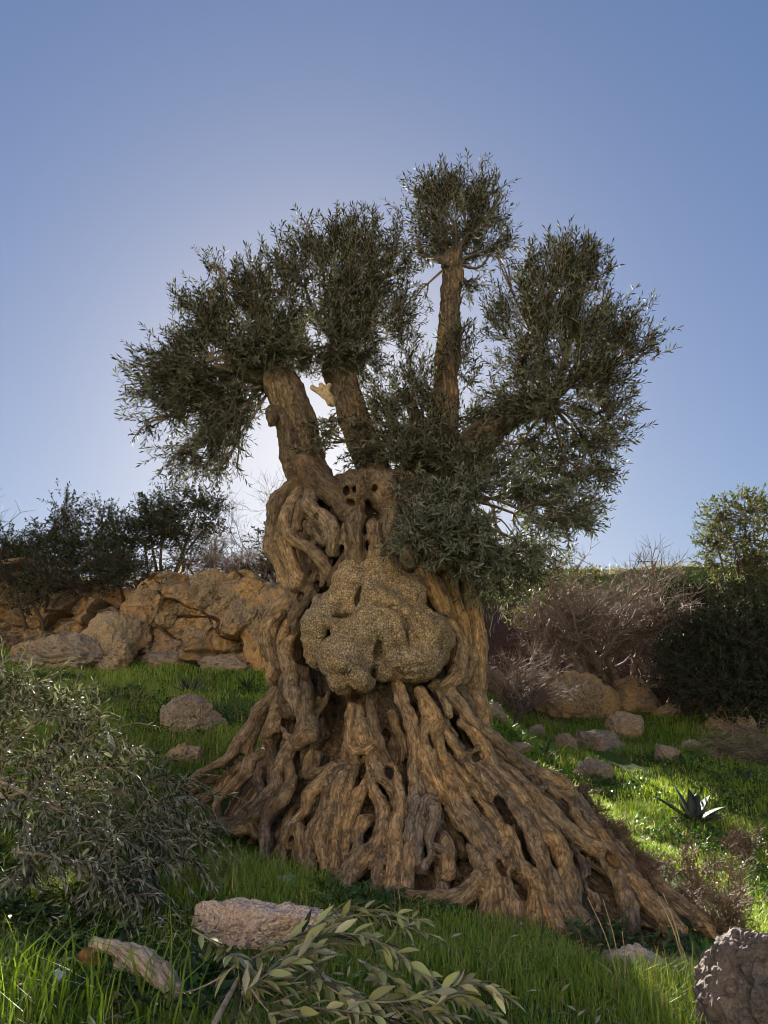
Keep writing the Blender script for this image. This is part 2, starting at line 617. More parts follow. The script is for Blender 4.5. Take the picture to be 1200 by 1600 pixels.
def core_sdf(p):
    x, y, z = p[..., 0] - AX, p[..., 1] - AY, p[..., 2]
    a = np.arctan2(y, x)
    ia = (a + np.pi) / (2 * np.pi) * 180
    zi = np.interp(z, C_Z, np.arange(len(C_Z)))
    i0 = np.clip(zi.astype(int), 0, len(C_Z) - 2); fz = zi - i0
    j0 = np.clip(ia.astype(int), 0, 179); fa = ia - j0
    r = (_tab[i0, j0] * (1 - fa) + _tab[i0, j0 + 1] * fa) * (1 - fz) + (_tab[i0 + 1, j0] * (1 - fa) + _tab[i0 + 1, j0 + 1] * fa) * fz
    d = (np.hypot(x, y) - r) * 0.8
    return np.maximum(d, z - 3.22)


def on_core(px, py):
    d = ray(px, py)
    Y = np.linspace(3.6, 6.9, 500)
    P = np.stack([d[0] * Y, Y, CAMZ + d[2] * Y], -1)
    s = core_sdf(P)
    k = int(np.argmax(s < 0)) if (s < 0).any() else int(np.argmin(s))
    return P[k]


def tone_of(al, V):
    """how dark or grey the bark of each strand is, with slow drift along it"""
    rid = np.floor(al * 0 + 0)
    return np.clip(0.5 + 0.48 * vnoise(np.stack([V[:, 0] * 2.2, V[:, 1] * 2.2, V[:, 2] * 1.4], -1), 51) + 0.36 * vnoise(np.stack([al * 3.1, al * 0, al * 0], -1), 52), 0, 1)


class Vol:
    """a voxel field in which rounded strands are blended together and hollows cut, then skinned"""

    def __init__(self, lo, hi, h):
        self.h = h
        self.lo = np.array(lo, float)
        self.n = np.ceil((np.array(hi) - self.lo) / h).astype(int) + 1
        self.D = np.full(self.n, 9.0, np.float32)
        self.S = np.zeros(self.n, np.int32)            # nearest strand piece
        self.best = np.full(self.n, 9.0, np.float32)
        self.segs = []                                  # a, b, s0, strand random

    def axes(self, i0, i1):
        return [self.lo[k] + self.h * np.arange(i0[k], i1[k]) for k in range(3)]

    def box(self, lo, hi):
        i0 = np.clip(np.floor((np.array(lo) - self.lo) / self.h).astype(int), 0, self.n)
        i1 = np.clip(np.ceil((np.array(hi) - self.lo) / self.h).astype(int) + 1, 0, self.n)
        return i0, i1

    def fill_core(self, off):
        xs, ys, zs = self.axes((0, 0, 0), self.n)
        X, Y = np.meshgrid(xs - AX, ys - AY, indexing='ij')
        rho = np.hypot(X, Y)
        ia = (np.arctan2(Y, X) + np.pi) / (2 * np.pi) * 180
        j0 = np.clip(ia.astype(int), 0, 179); fa = ia - j0
        for k, z in enumerate(zs):
            zi = np.interp(z, C_Z, np.arange(len(C_Z)))
            i0 = min(int(zi), len(C_Z) - 2); fz = zi - i0
            row = _tab[i0] * (1 - fz) + _tab[i0 + 1] * fz
            r = row[j0] * (1 - fa) + row[j0 + 1] * fa
            self.D[:, :, k] = np.maximum((rho - r) * 0.8, z - 3.22) + (off if z < 1.25 else max(0.10, off - (z - 1.25) * 0.2))

    def seg(self, a, b, ra, rb, k, s0, rid):
        R = max(ra, rb)
        m = R + max(k * 1.6, 0.05)
        lo, hi = np.minimum(a, b) - m, np.maximum(a, b) + m
        i0, i1 = self.box(lo, hi)
        if (i1 - i0).min() <= 0:
            return
        xs, ys, zs = self.axes(i0, i1)
        X = xs[:, None, None] - a[0]; Y = ys[None, :, None] - a[1]; Z = zs[None, None, :] - a[2]
        ba = b - a
        L2 = max(float(ba @ ba), 1e-9)
        t = np.clip((X * ba[0] + Y * ba[1] + Z * ba[2]) / L2, 0, 1).astype(np.float32)
        d = np.sqrt((X - t * ba[0]) ** 2 + (Y - t * ba[1]) ** 2 + (Z - t * ba[2]) ** 2) - (ra + (rb - ra) * t)
        d = d.astype(np.float32)
        sl = tuple(slice(i0[q], i1[q]) for q in range(3))
        D = self.D[sl]
        hh = np.clip(0.5 + 0.5 * (D - d) / k, 0, 1)
        self.D[sl] = D * (1 - hh) + d * hh - k * hh * (1 - hh)
        idx = len(self.segs)
        self.segs.append((a, b, s0, rid))
        bb = self.best[sl]
        upd = d < bb
        self.best[sl] = np.where(upd, d, bb)
        self.S[sl] = np.where(upd, idx, self.S[sl])

    def strand(self, pts, r, k=0.025, wob=0.16, n=None):
        pts = np.asarray(pts, float)
        r = np.asarray(r, float)
        L = np.linalg.norm(np.diff(pts, axis=0), axis=1).sum()
        n = n or int(np.clip(L / 0.07, 4, 40))
        u = np.linspace(0, 1, n)
        Q = catmull(pts, n)
        R = np.interp(u, np.linspace(0, 1, len(r)), r) if r.ndim else np.full(n, float(r))
        rid = rng.random() * 40
        R = R * (1 + wob * vnoise(np.stack([u * L * 5 + rid, u * 0, u * 0 + rid], -1), 5))
        Q = Q + 0.010 * np.stack([vnoise(np.stack([u * L * 4 + rid, u * 0 + q, u * 0], -1), 6) for q in range(3)], -1)
        s = 0.0
        for i in range(n - 1):
            self.seg(Q[i], Q[i + 1], R[i], R[i + 1], k, s, rid)
            s += float(np.linalg.norm(Q[i + 1] - Q[i]))

    def ell(self, c, rad, k=0.03, cut=False, rot=0.0):
        """blend in (or cut out) an ellipsoid; rot turns it in the plane facing the viewer"""
        c = np.asarray(c, float); rad = np.asarray(rad, float)
        m = rad.max() + k * 1.6
        i0, i1 = self.box(c - m, c + m)
        if (i1 - i0).min() <= 0:
            return
        xs, ys, zs = self.axes(i0, i1)
        X = xs[:, None, None] - c[0]; Y = ys[None, :, None] - c[1]; Z = zs[None, None, :] - c[2]
        cr, sr = math.cos(rot), math.sin(rot)
        Xr, Zr = X * cr + Z * sr, -X * sr + Z * cr
        k0 = np.sqrt((Xr / rad[0]) ** 2 + (Y / rad[1]) ** 2 + (Zr / rad[2]) ** 2)
        d = ((k0 - 1) * rad.min()).astype(np.float32) if cut else ((k0 - 1) * (rad.prod() ** (1 / 3))).astype(np.float32)
        sl = tuple(slice(i0[q], i1[q]) for q in range(3))
        D = self.D[sl]
        if cut:
            hh = np.clip(0.5 - 0.5 * (D + d) / k, 0, 1)
            self.D[sl] = D * (1 - hh) - d * hh + k * hh * (1 - hh)
        else:
            hh = np.clip(0.5 + 0.5 * (D - d) / k, 0, 1)
            self.D[sl] = D * (1 - hh) + d * hh - k * hh * (1 - hh)

    def skin(self, noise=((7.0, 0.016), (20.0, 0.008)), seed=0):
        D = self.D
        inside = D < 0
        n = self.n
        c = np.zeros(n - 1, np.int8)
        for dx in (0, 1):
            for dy in (0, 1):
                for dz in (0, 1):
                    c += inside[dx:n[0] - 1 + dx, dy:n[1] - 1 + dy, dz:n[2] - 1 + dz]
        act = np.argwhere((c > 0) & (c < 8))
        idm = np.full(n - 1, -1, np.int32)
        idm[act[:, 0], act[:, 1], act[:, 2]] = np.arange(len(act))
        corners = np.array([[i, j, k] for i in (0, 1) for j in (0, 1) for k in (0, 1)])
        vals = np.stack([D[act[:, 0] + q[0], act[:, 1] + q[1], act[:, 2] + q[2]] for q in corners], 1)
        acc = np.zeros((len(act), 3), np.float32); cnt = np.zeros((len(act), 1), np.float32)
        for i in range(8):
            for j in range(i + 1, 8):
                if np.abs(corners[i] - corners[j]).sum() != 1:
                    continue
                a, b = vals[:, i], vals[:, j]
                sc = (a < 0) != (b < 0)
                t = np.where(sc, a / np.where(np.abs(a - b) < 1e-9, 1, a - b), 0)
                p = corners[i] + t[:, None] * (corners[j] - corners[i])
                acc += np.where(sc[:, None], p, 0); cnt += sc[:, None]
        V = self.lo + (act + acc / np.maximum(cnt, 1)) * self.h
        F = []
        for ax in range(3):
            o1, o2 = [(1, 2), (2, 0), (0, 1)][ax]
            sl0 = [slice(1, -1)] * 3; sl0[ax] = slice(0, -1)
            sl1 = [slice(1, -1)] * 3; sl1[ax] = slice(1, None)
            A, B = inside[tuple(sl0)], inside[tuple(sl1)]
            e = np.argwhere(A != B)
            w = A[e[:, 0], e[:, 1], e[:, 2]]
            off = np.ones(3, int); off[ax] = 0
            e = e + off
            d1 = np.zeros(3, int); d1[o1] = 1
            d2 = np.zeros(3, int); d2[o2] = 1
            g = lambda q: idm[q[:, 0], q[:, 1], q[:, 2]]
            q = np.stack([g(e - d1 - d2), g(e - d2), g(e), g(e - d1)], 1)
            q[~w] = q[~w][:, ::-1]
            F.append(q[(q >= 0).all(1)])
        F = np.vstack(F)
        # flow coordinates from the nearest strand
        gi = np.clip(np.round((V - self.lo) / self.h).astype(int), 0, n - 1)
        sid = self.S[gi[:, 0], gi[:, 1], gi[:, 2]]
        if self.segs:
            A = np.array([s[0] for s in self.segs]); B = np.array([s[1] for s in self.segs])
            s0 = np.array([s[2] for s in self.segs]); rid = np.array([s[3] for s in self.segs])
            a, b = A[sid], B[sid]
            ba = b - a
            t = np.clip(((V - a) * ba).sum(1) / np.maximum((ba * ba).sum(1), 1e-9), 0, 1)
            off = V - (a + ba * t[:, None])
            along = (s0[sid] + t * np.linalg.norm(ba, axis=1)) * 0.25 + rid[sid]
        else:
            off, along = V.copy(), V[:, 2] * 0.25
        # normals from the field, then fine relief
        Nn = np.zeros_like(V)
        f = np.concatenate([F[:, [0, 1, 2]], F[:, [0, 2, 3]]])
        fn = np.cross(V[f[:, 1]] - V[f[:, 0]], V[f[:, 2]] - V[f[:, 0]])
        for q in range(3):
            for ax in range(3):
                Nn[:, ax] += np.bincount(f[:, q], fn[:, ax], len(V))
        Nn = norm(Nn)
        disp = 0
        for sc, am in noise:
            disp = disp + am * vnoise(V * sc + seed, 11)
        # ridges that run along each strand
        w4 = np.stack([off[:, 0] * 34 + along * 16, off[:, 1] * 34, off[:, 2] * 34], -1)
        disp = disp + 0.009 * vnoise(w4, 12)
        V = V + Nn * disp[:, None]
        return V, F, off, along


# --- strands traced from the photograph: (points in photo pixels, radius in pixels at start, at end, lift in metres)
STR = [
    # left skirt
    ([(428, 1060), (424, 1090), (408, 1106), (400, 1116), (394, 1134), (376, 1158), (364, 1180), (350, 1194), (320, 1206), (288, 1222)], 11, 8, 0),
    ([(436, 1072), (428, 1096), (416, 1110), (410, 1130), (400, 1150), (392, 1172), (384, 1190), (368, 1206), (360, 1220), (346, 1238), (320, 1250), (296, 1256)], 10, 9, .02),
    ([(408, 1176), (398, 1190), (392, 1212), (370, 1232), (354, 1246), (346, 1260), (338, 1276)], 10, 9, .03),
    ([(350, 1206), (330, 1222), (306, 1234), (285, 1246)], 8, 7, 0), ([(392, 1150), (376, 1180), (372, 1200), (352, 1216), (334, 1232)], 8, 7, 0),
    ([(432, 1250), (405, 1275), (375, 1290), (335, 1285), (292, 1280)], 14, 13, .05),
    ([(398, 1296), (376, 1302), (350, 1296), (310, 1290)], 9, 7, .07),
    ([(450, 1050), (448, 1100), (436, 1135), (424, 1147)], 19, 17, .02), ([(470, 1050), (482, 1108), (486, 1138), (475, 1156)], 17, 16, .03),
    ([(456, 1060), (456, 1090), (460, 1115)], 20, 12, .03), ([(440, 1118), (452, 1150), (466, 1158)], 9, 8, .03),
    ([(474, 1150), (460, 1168), (452, 1188), (440, 1200), (438, 1230), (424, 1246), (408, 1264), (400, 1282), (398, 1302)], 12, 14, .03),
    ([(452, 1190), (464, 1208), (466, 1220), (452, 1244), (436, 1260), (428, 1276), (423, 1298), (424, 1320), (422, 1344), (424, 1368)], 11, 10, .05),
    ([(424, 1150), (424, 1172), (428, 1190), (426, 1212), (420, 1235)], 8, 8, 0), ([(410, 1190), (405, 1215), (412, 1240)], 9, 9, 0),
    ([(430, 1230), (418, 1250), (398, 1256), (380, 1270)], 8, 8, .03),
    # hollow and the roots below it
    ([(520, 1200), (508, 1226), (490, 1244), (484, 1266), (466, 1284), (457, 1294), (452, 1310), (449, 1322)], 11, 9, .04),
    ([(466, 1284), (470, 1298), (472, 1316), (476, 1340), (472, 1362)], 9, 8, .03),
    ([(540, 1196), (530, 1212), (516, 1232), (512, 1252), (504, 1276), (490, 1296), (484, 1318), (488, 1340), (490, 1362)], 10, 9, .02),
    ([(548, 1200), (538, 1222), (530, 1240), (524, 1270), (512, 1290), (506, 1312), (512, 1340), (514, 1364)], 11, 10, .03),
    ([(470, 1215), (500, 1206), (530, 1200), (556, 1196)], 10, 9, -.02), ([(450, 1300), (460, 1325), (462, 1355)], 8, 8, -.02), ([(436, 1300), (440, 1330), (436, 1362)], 8, 9, -.02),
    ([(400, 1305), (404, 1330), (398, 1360)], 9, 9, -.06),
    ([(546, 1105), (550, 1140), (546, 1164), (560, 1174), (580, 1166), (590, 1150)], 11, 10, .03), ([(558, 1110), (566, 1140), (570, 1162)], 13, 14, .02), ([(544, 1160), (548, 1180), (560, 1192)], 7, 7, .02),
    ([(574, 1080), (580, 1110), (586, 1134), (592, 1160), (600, 1184), (610, 1200)], 7, 9, .03),
    ([(576, 1172), (584, 1200), (600, 1216), (614, 1230), (618, 1250), (620, 1280)], 12, 11, .02),
    ([(572, 1180), (580, 1210), (586, 1240), (598, 1264), (600, 1286), (596, 1312), (580, 1336), (564, 1352), (545, 1372)], 8, 15, .03),
    ([(560, 1190), (550, 1220), (540, 1250), (530, 1280), (524, 1312), (526, 1344), (528, 1368)], 10, 9, .02),
    ([(575, 1210), (570, 1226), (560, 1244), (550, 1268), (542, 1290), (538, 1312), (536, 1340)], 11, 11, 0),
    ([(584, 1278), (568, 1284), (558, 1306), (560, 1322), (552, 1344)], 8, 8, .02),
    ([(590, 1300), (586, 1316), (572, 1332), (556, 1354), (544, 1374), (538, 1392)], 12, 18, .05), ([(610, 1316), (596, 1336), (588, 1360), (584, 1390)], 10, 12, .02),
    ([(606, 1190), (614, 1210), (620, 1232), (626, 1260), (616, 1290), (616, 1316), (618, 1340), (612, 1370), (610, 1398)], 11, 12, .04),
    ([(618, 1056), (624, 1090), (636, 1120), (644, 1144), (644, 1170), (644, 1196), (650, 1220), (648, 1245), (640, 1275), (640, 1300)], 11, 12, .03),
    ([(660, 1080), (668, 1110), (674, 1130), (666, 1142), (661, 1165), (663, 1190), (674, 1220), (688, 1246)], 15, 16, .02),
    ([(690, 1200), (700, 1240), (720, 1280), (740, 1312), (756, 1338), (760, 1362), (756, 1392), (752, 1430), (748, 1456)], 15, 16, .06),
    ([(680, 1130), (682, 1168), (692, 1192), (700, 1220), (720, 1250), (740, 1280), (760, 1302), (776, 1318)], 12, 12, .02),
    ([(684, 1124), (696, 1148), (710, 1168), (720, 1178), (736, 1172)], 8, 7, .02), ([(706, 1140), (716, 1162), (726, 1176), (740, 1170)], 6, 7, .03),
    ([(640, 1200), (652, 1212), (664, 1222), (668, 1240)], 7, 6, .05),
    ([(690, 1246), (694, 1262), (704, 1278), (712, 1290)], 7, 5, .05),
    # right skirt
    ([(686, 1072), (696, 1086), (712, 1102), (730, 1124), (746, 1140), (766, 1160), (788, 1178), (808, 1192), (828, 1204), (852, 1215), (872, 1226), (890, 1240), (902, 1256), (920, 1280), (945, 1308), (975, 1338), (1005, 1368), (1040, 1398), (1080, 1428), (1130, 1466)], 17, 11, 0),
    ([(684, 1080), (690, 1098), (696, 1116)], 7, 6, .04),
    ([(720, 1130), (740, 1156), (760, 1188), (772, 1208), (788, 1224), (798, 1240), (812, 1262), (828, 1284), (848, 1308), (866, 1326), (874, 1352), (878, 1380), (878, 1400), (886, 1422), (902, 1442), (920, 1466)], 14, 15, .03),
    ([(750, 1195), (770, 1225), (790, 1252), (814, 1282), (826, 1316), (836, 1342), (848, 1370), (856, 1398), (868, 1422), (880, 1444), (896, 1472)], 12, 12, .04),
    ([(736, 1190), (750, 1220), (768, 1246), (778, 1280), (790, 1310), (808, 1348), (824, 1370), (836, 1398), (846, 1426), (860, 1454), (870, 1480)], 13, 14, .03),
    ([(780, 1330), (790, 1360), (792, 1392), (796, 1422), (800, 1468)], 18, 22, 0), ([(812, 1358), (828, 1384), (834, 1414), (834, 1470)], 13, 17, 0),
    ([(780, 1190), (794, 1208), (810, 1224), (822, 1242), (836, 1262), (854, 1278), (872, 1294), (888, 1308), (912, 1321), (932, 1329), (942, 1348), (952, 1370), (966, 1398), (974, 1424), (976, 1456)], 13, 14, .03),
    ([(832, 1214), (848, 1230), (866, 1246), (880, 1262), (892, 1278), (902, 1294), (918, 1314), (942, 1338), (966, 1364), (990, 1392), (1018, 1424), (1048, 1456)], 11, 13, .03),
    ([(816, 1210), (816, 1230), (832, 1240), (846, 1226)], 7, 7, .02), ([(866, 1236), (882, 1242), (888, 1254), (886, 1268)], 6, 5, .05),
    ([(880, 1240), (900, 1266), (914, 1290), (934, 1312), (960, 1340), (985, 1370)], 11, 11, .02),
    ([(905, 1325), (915, 1350), (925, 1380), (932, 1420)], 9, 9, -.02), ([(890, 1325), (898, 1360), (905, 1400), (915, 1440)], 9, 10, -.03),
    ([(985, 1375), (1010, 1405), (1030, 1440), (1050, 1475)], 10, 10, .03), ([(1050, 1408), (1090, 1446), (1120, 1490)], 10, 9, .02),
    ([(730, 1326), (735, 1350), (729, 1375), (712, 1393), (690, 1404), (665, 1409), (640, 1403), (616, 1392)], 12, 14, .10),
    ([(726, 1228), (748, 1260), (764, 1284), (772, 1300), (786, 1318), (774, 1336), (772, 1360), (770, 1390), (768, 1430), (766, 1462)], 9, 11, .05),
    ([(706, 1240), (716, 1262), (734, 1290), (744, 1310)], 9, 8, .03), ([(700, 1180), (716, 1206), (736, 1230), (752, 1250)], 10, 10, 0), ([(718, 1182), (738, 1206), (752, 1228)], 9, 9, .01),
    ([(660, 1240), (660, 1270), (650, 1300), (640, 1330), (636, 1365), (634, 1395)], 14, 12, .02), ([(690, 1300), (700, 1330), (704, 1365)], 12, 12, -.04),
    # waist: beside the burl
    ([(462, 985), (457, 1018), (470, 1052), (471, 1086), (474, 1120)], 10, 12, .05), ([(437, 985), (431, 1030), (429, 1062)], 13, 12, .0), ([(448, 990), (446, 1030), (442, 1064)], 8, 8, .03),
    ([(424, 950), (420, 985), (426, 1020), (434, 1050)], 13, 12, 0), ([(478, 908), (466, 930), (446, 945), (430, 962)], 17, 14, 0), ([(480, 920), (470, 950), (462, 980)], 14, 12, .02),
    ([(715, 850), (725, 900), (734, 950), (741, 1000), (738, 1060), (740, 1092), (748, 1122), (762, 1150)], 17, 16, 0),
    ([(696, 880), (704, 930), (716, 980), (722, 1010), (730, 1032), (715, 1062), (700, 1082)], 11, 10, .02), ([(700, 960), (712, 1000), (709, 1030), (703, 1058), (688, 1076)], 10, 11, .04),
    ([(676, 890), (690, 930), (700, 960)], 13, 11, 0), ([(655, 880), (668, 910), (690, 950)], 13, 11, 0), ([(716, 1064), (722, 1090), (736, 1116)], 10, 10, .02),
    # upper left mass
    ([(456, 752), (440, 776), (431, 804), (427, 832), (428, 858), (440, 880), (446, 904), (456, 922)], 14, 12, 0),
    ([(462, 756), (449, 800), (445, 832), (455, 858), (464, 882), (470, 908)], 12, 12, .03),
    ([(470, 766), (462, 800), (460, 824), (473, 848), (496, 861), (510, 878), (521, 904)], 9, 9, .06),
    ([(492, 756), (493, 788), (508, 806), (523, 820), (529, 840), (520, 862)], 14, 11, .05), ([(484, 812), (500, 832), (514, 850)], 9, 8, .06),
    ([(476, 758), (480, 796), (474, 824)], 11, 9, .04), ([(505, 800), (496, 820), (500, 845)], 8, 8, .04),
    ([(470, 722), (500, 748), (528, 774), (546, 800)], 22, 18, .02),
    ([(563, 798), (562, 832), (566, 862), (568, 892)], 13, 15, .10), ([(588, 812), (588, 850), (592, 880)], 10, 14, .09), ([(542, 812), (546, 842), (553, 870)], 7, 7, .05),
    ([(502, 870), (501, 912)], 7, 8, -.03), ([(484, 868), (486, 905)], 7, 8, -.03), ([(538, 860), (534, 890), (525, 910)], 9, 9, .02),
    ([(600, 745), (612, 790), (606, 840), (604, 880)], 16, 14, .04), ([(640, 745), (640, 800), (634, 880)], 18, 16, 0), ([(670, 750), (676, 810), (684, 880)], 18, 16, 0), ([(700, 770), (706, 830), (712, 880)], 17, 16, 0),
]
# hollows: (px, py, half width px, half height px, depth m, turn)
CAVE = [(520, 1112, 22, 42, .42, .1), (508, 1168, 30, 26, .30, 0), (556, 1092, 22, 18, .25, 0), (620, 1140, 14, 40, .14, .25), (600, 1095, 14, 28, .12, .2),
        (340, 1312, 44, 12, .35, -.15), (395, 1335, 40, 22, .22, 0), (726, 1430, 26, 24, .30, 0), (700, 1300, 22, 22, .22, .3), (680, 1368, 34, 20, .12, 0),
        (825, 1320, 10, 34, .25, .35), (500, 895, 26, 30, .28, -.4), (530, 872, 14, 18, .22, 0), (465, 860, 8, 24, .16, .3), (545, 815, 8, 22, .2, .35),
        (910, 1385, 20, 30, .18, .3), (810, 1390, 7, 22, .14, .25), (860, 1440, 7, 26, .16, .3), (640, 850, 40, 60, .22, 0), (640, 1070, 40, 12, .18, 0)]
HOLE = [(450, 1131, 9, 11, .10, 0), (434, 1153, 7, 6, .06, 0), (602, 1238, 9, 14, .12, .2), (609, 1208, 6, 10, .10, .3), (629, 1202, 7, 10, .10, .3), (570, 1298, 9, 12, .12, .15),
        (648, 1108, 6, 12, .10, 0), (672, 1160, 5, 14, .12, .1), (692, 1156, 4, 11, .10, .2), (728, 1160, 9, 14, .12, .6),
        (784, 1358, 7, 14, .10, .2), (810, 1384, 9, 22, .14, .3), (960, 1345, 10, 14, .12, .3),
        (930, 1385, 10, 12, .14, .2), (788, 1268, 9, 26, .18, .35), (476, 818, 7, 7, .10, .2), (510, 790, 7, 12, .12, .3), (586, 806, 8, 6, .12, 0),
        (585, 762, 5, 5, .10, 0), (541, 765, 4, 6, .09, 0), (554, 764, 3.5, 5.5, .09, 0), (549, 784, 6, 4.5, .08, -.4), (575, 852, 4, 11, .10, 0), (495, 806, 3, 6, .06, .2), (471, 774, 3, 6, .06, 0),
        (448, 985, 8, 14, .10, .2), (530, 1070, 3, 3, .02, 0), (880, 1262, 8, 10, .10, .5), (840, 1222, 6, 7, .08, 0), (604, 1150, 5, 10, .1, .2), (376, 1182, 5, 4, .05, 0), (470, 932, 5, 8, .06, 0)]

V3 = Vol((-1.95, 4.25, -0.40), (2.60, 7.45, 3.36), 0.0163)
V3.fill_core(0.205)
for (px, py, w, h, dep, rot) in CAVE:
    c = on_core(px, py)
    s = mpp(px, py, c[1])
    V3.ell(c + np.array([0, dep * 0.35, 0]), (w * s, dep, h * s), 0.03, cut=True, rot=rot)
for pts, r0, r1, lift in STR:
    P = np.array([on_core(*p) for p in pts])
    s = np.mean([mpp(p[0], p[1], q[1]) for p, q in zip(pts, P)])
    out = norm(np.stack([P[:, 0] - AX, P[:, 1] - AY, P[:, 2] * 0], -1))
    # smooth the depth so that strands flow
    if len(P) > 3:
        yy = P[:, 1].copy()
        yy[1:-1] = (yy[:-2] + 2 * yy[1:-1] + yy[2:]) / 4
        for i in range(len(P)):
            P[i] = at(pts[i][0], pts[i][1], yy[i])
    lf = np.full(len(P), lift + 0.01)
    lf[0] -= 0.06
    if len(P) > 4 and pts[-1][1] < 1340: lf[-1] -= 0.05
    P = P + out * lf[:, None]
    V3.strand(P, np.array([r0 * .8, r0 * 1.08, (r0 + r1) * .54, r1 * 1.08, r1]) * s * (0.90 if pts[len(pts) // 2][1] > 1100 else 0.98), k=0.014)
# strands on the sides and the back that no photograph shows, and thin ones between the traced ones
for i in range(34):
    a = math.radians(rng.uniform(15, 168))
    z = np.linspace(rng.uniform(1.6, 3.0), -0.2, 9)
    aa = a + np.cumsum(rng.normal(0, 0.05, 9))
    P = []
    for zz, t in zip(z, aa):
        i0 = np.interp(zz, C_Z, np.arange(len(C_Z)))
        r = np.interp((t + np.pi) / (2 * np.pi) * 180, np.arange(181), _tab[int(i0)] * (1 - i0 % 1) + _tab[min(int(i0) + 1, len(C_Z) - 1)] * (i0 % 1))
        P.append([AX + r * math.cos(t), AY + r * math.sin(t), zz])
    V3.strand(P, np.array([0.06, 0.085]), k=0.03)
for i in range(45):
    a = math.radians(rng.uniform(-185, 5))
    z0 = rng.uniform(0.45, 1.35)
    z = np.linspace(z0, z0 - rng.uniform(0.35, 0.8), 7)
    aa = a + np.cumsum(rng.normal(0, 0.03, 7))
    P = []
    for zz, t in zip(z, aa):
        t = (t + np.pi) % (2 * np.pi) - np.pi
        i0 = np.interp(zz, C_Z, np.arange(len(C_Z)))
        r = np.interp((t + np.pi) / (2 * np.pi) * 180, np.arange(181), _tab[int(i0)] * (1 - i0 % 1) + _tab[min(int(i0) + 1, len(C_Z) - 1)] * (i0 % 1))
        P.append([AX + (r - .13) * math.cos(t), AY + (r - .13) * math.sin(t), zz])
    V3.strand(P, np.array([rng.uniform(.02, .042), rng.uniform(.02, .042)]), k=0.016)
# knobs
for px, py, w, h, dep, lift in [(553, 768, 24, 30, .13, .06), (598, 770, 26, 34, .15, .05), (424, 1146, 12, 9, .06, .06), (486, 1146, 13, 14, .07, .05), (786, 1318, 11, 8, .05, .07), (674, 1134, 12, 8, .05, .06), (470, 912, 20, 16, .10, .03)]:
    c = on_core(px, py); s = mpp(px, py, c[1])
    V3.ell(c + np.array([0, -lift, 0]), (w * s, dep, h * s), 0.04)
for (px, py, w, h, dep, rot) in HOLE:
    # find the front of what has been sculpted so far
    d = ray(px, py)
    Y = np.linspace(4.3, 6.9, 400)
    P = np.stack([d[0] * Y, Y, CAMZ + d[2] * Y], -1)
    gi = np.clip(np.round((P - V3.lo) / V3.h).astype(int), 0, V3.n - 1)
    s_ = V3.D[gi[:, 0], gi[:, 1], gi[:, 2]]
    if not (s_ < 0).any():
        continue
    c = P[int(np.argmax(s_ < 0))]
    s = mpp(px, py, c[1])
    V3.ell(c + np.array([0, dep * 0.3, 0]), (w * s, dep, h * s), 0.012, cut=True, rot=rot)
tv, tf, toff, tal = V3.skin()
_c = tv[tf].mean(1)
tf = tf[_c[:, 2] > H(_c[:, 0], _c[:, 1], False) - 0.12]          # nothing of it is kept deep in the earth
_u, _inv = np.unique(tf, return_inverse=True)
tf = _inv.reshape(tf.shape); tv, toff, tal = tv[_u], toff[_u], tal[_u]
del V3

olive = thing("olive_tree", "ancient olive tree with gnarled hollow trunk, burl and spreading roots", "tree", (AX, AY, 0.2))
OL = np.array([AX, AY, 0.2])
M_BARK = bark_material("olive_bark", [(0.32, (0.034, 0.025, 0.017)), (0.46, (0.145, 0.108, 0.071)), (0.58, (0.32, 0.246, 0.164)), (0.74, (0.57, 0.46, 0.33))])
M_LIMB = bark_material("limb_bark", [(0.34, (0.014, 0.011, 0.008)), (0.47, (0.075, 0.058, 0.040)), (0.60, (0.19, 0.150, 0.105)), (0.74, (0.38, 0.31, 0.23))])
M_BURL = bark_material("burl_bark", [(0.32, (0.045, 0.033, 0.021)), (0.47, (0.22, 0.170, 0.106)), (0.62, (0.50, 0.405, 0.270))], use_flow=False, plates=True, bump=0.7)
obj("trunk", mesh_from("trunk", tv - OL, tf, attrs={"flow": toff, "along": tal, "tone": tone_of(tal, tv)}), M_BARK, olive)

# --- the burl: a scaly swelling with brow, cheeks, nose and chin knobs
B = Vol((-0.85, 4.9, 1.15), (0.75, 6.5, 2.6), 0.0125)
for px, py, w, h, dep, lift in [(566, 930, 54, 46, .28, .00), (590, 900, 40, 34, .25, .02), (522, 978, 48, 42, .28, .02), (600, 985, 66, 62, .34, .05), (652, 992, 44, 48, .30, .02),
                               (634, 930, 34, 34, .24, .02), (540, 1030, 40, 40, .26, .06), (645, 1035, 52, 30, .26, .07), (600, 1030, 40, 34, .24, .05), (502, 1012, 28, 38, .22, .02),
                               (566, 1062, 17, 19, .11, .16), (534, 1068, 18, 16, .10, .13), (536, 1040, 26, 24, .16, .10), (580, 945, 34, 26, .16, .13), (556, 905, 30, 26, .16, .07),
                               (660, 1000, 26, 30, .14, .15), (610, 1000, 36, 30, .16, .14), (520, 945, 32, 22, .13, .10), (552, 1010, 18, 22, .10, .15), (688, 1000, 16, 40, .16, 0), (536, 1038, 8, 8, .05, .26)]:
    c = on_core(px, py); s = mpp(px, py, c[1])
    B.ell(c + np.array([0, -lift * 1.25 + 0.04, 0]), (w * s, dep, h * s), 0.045)
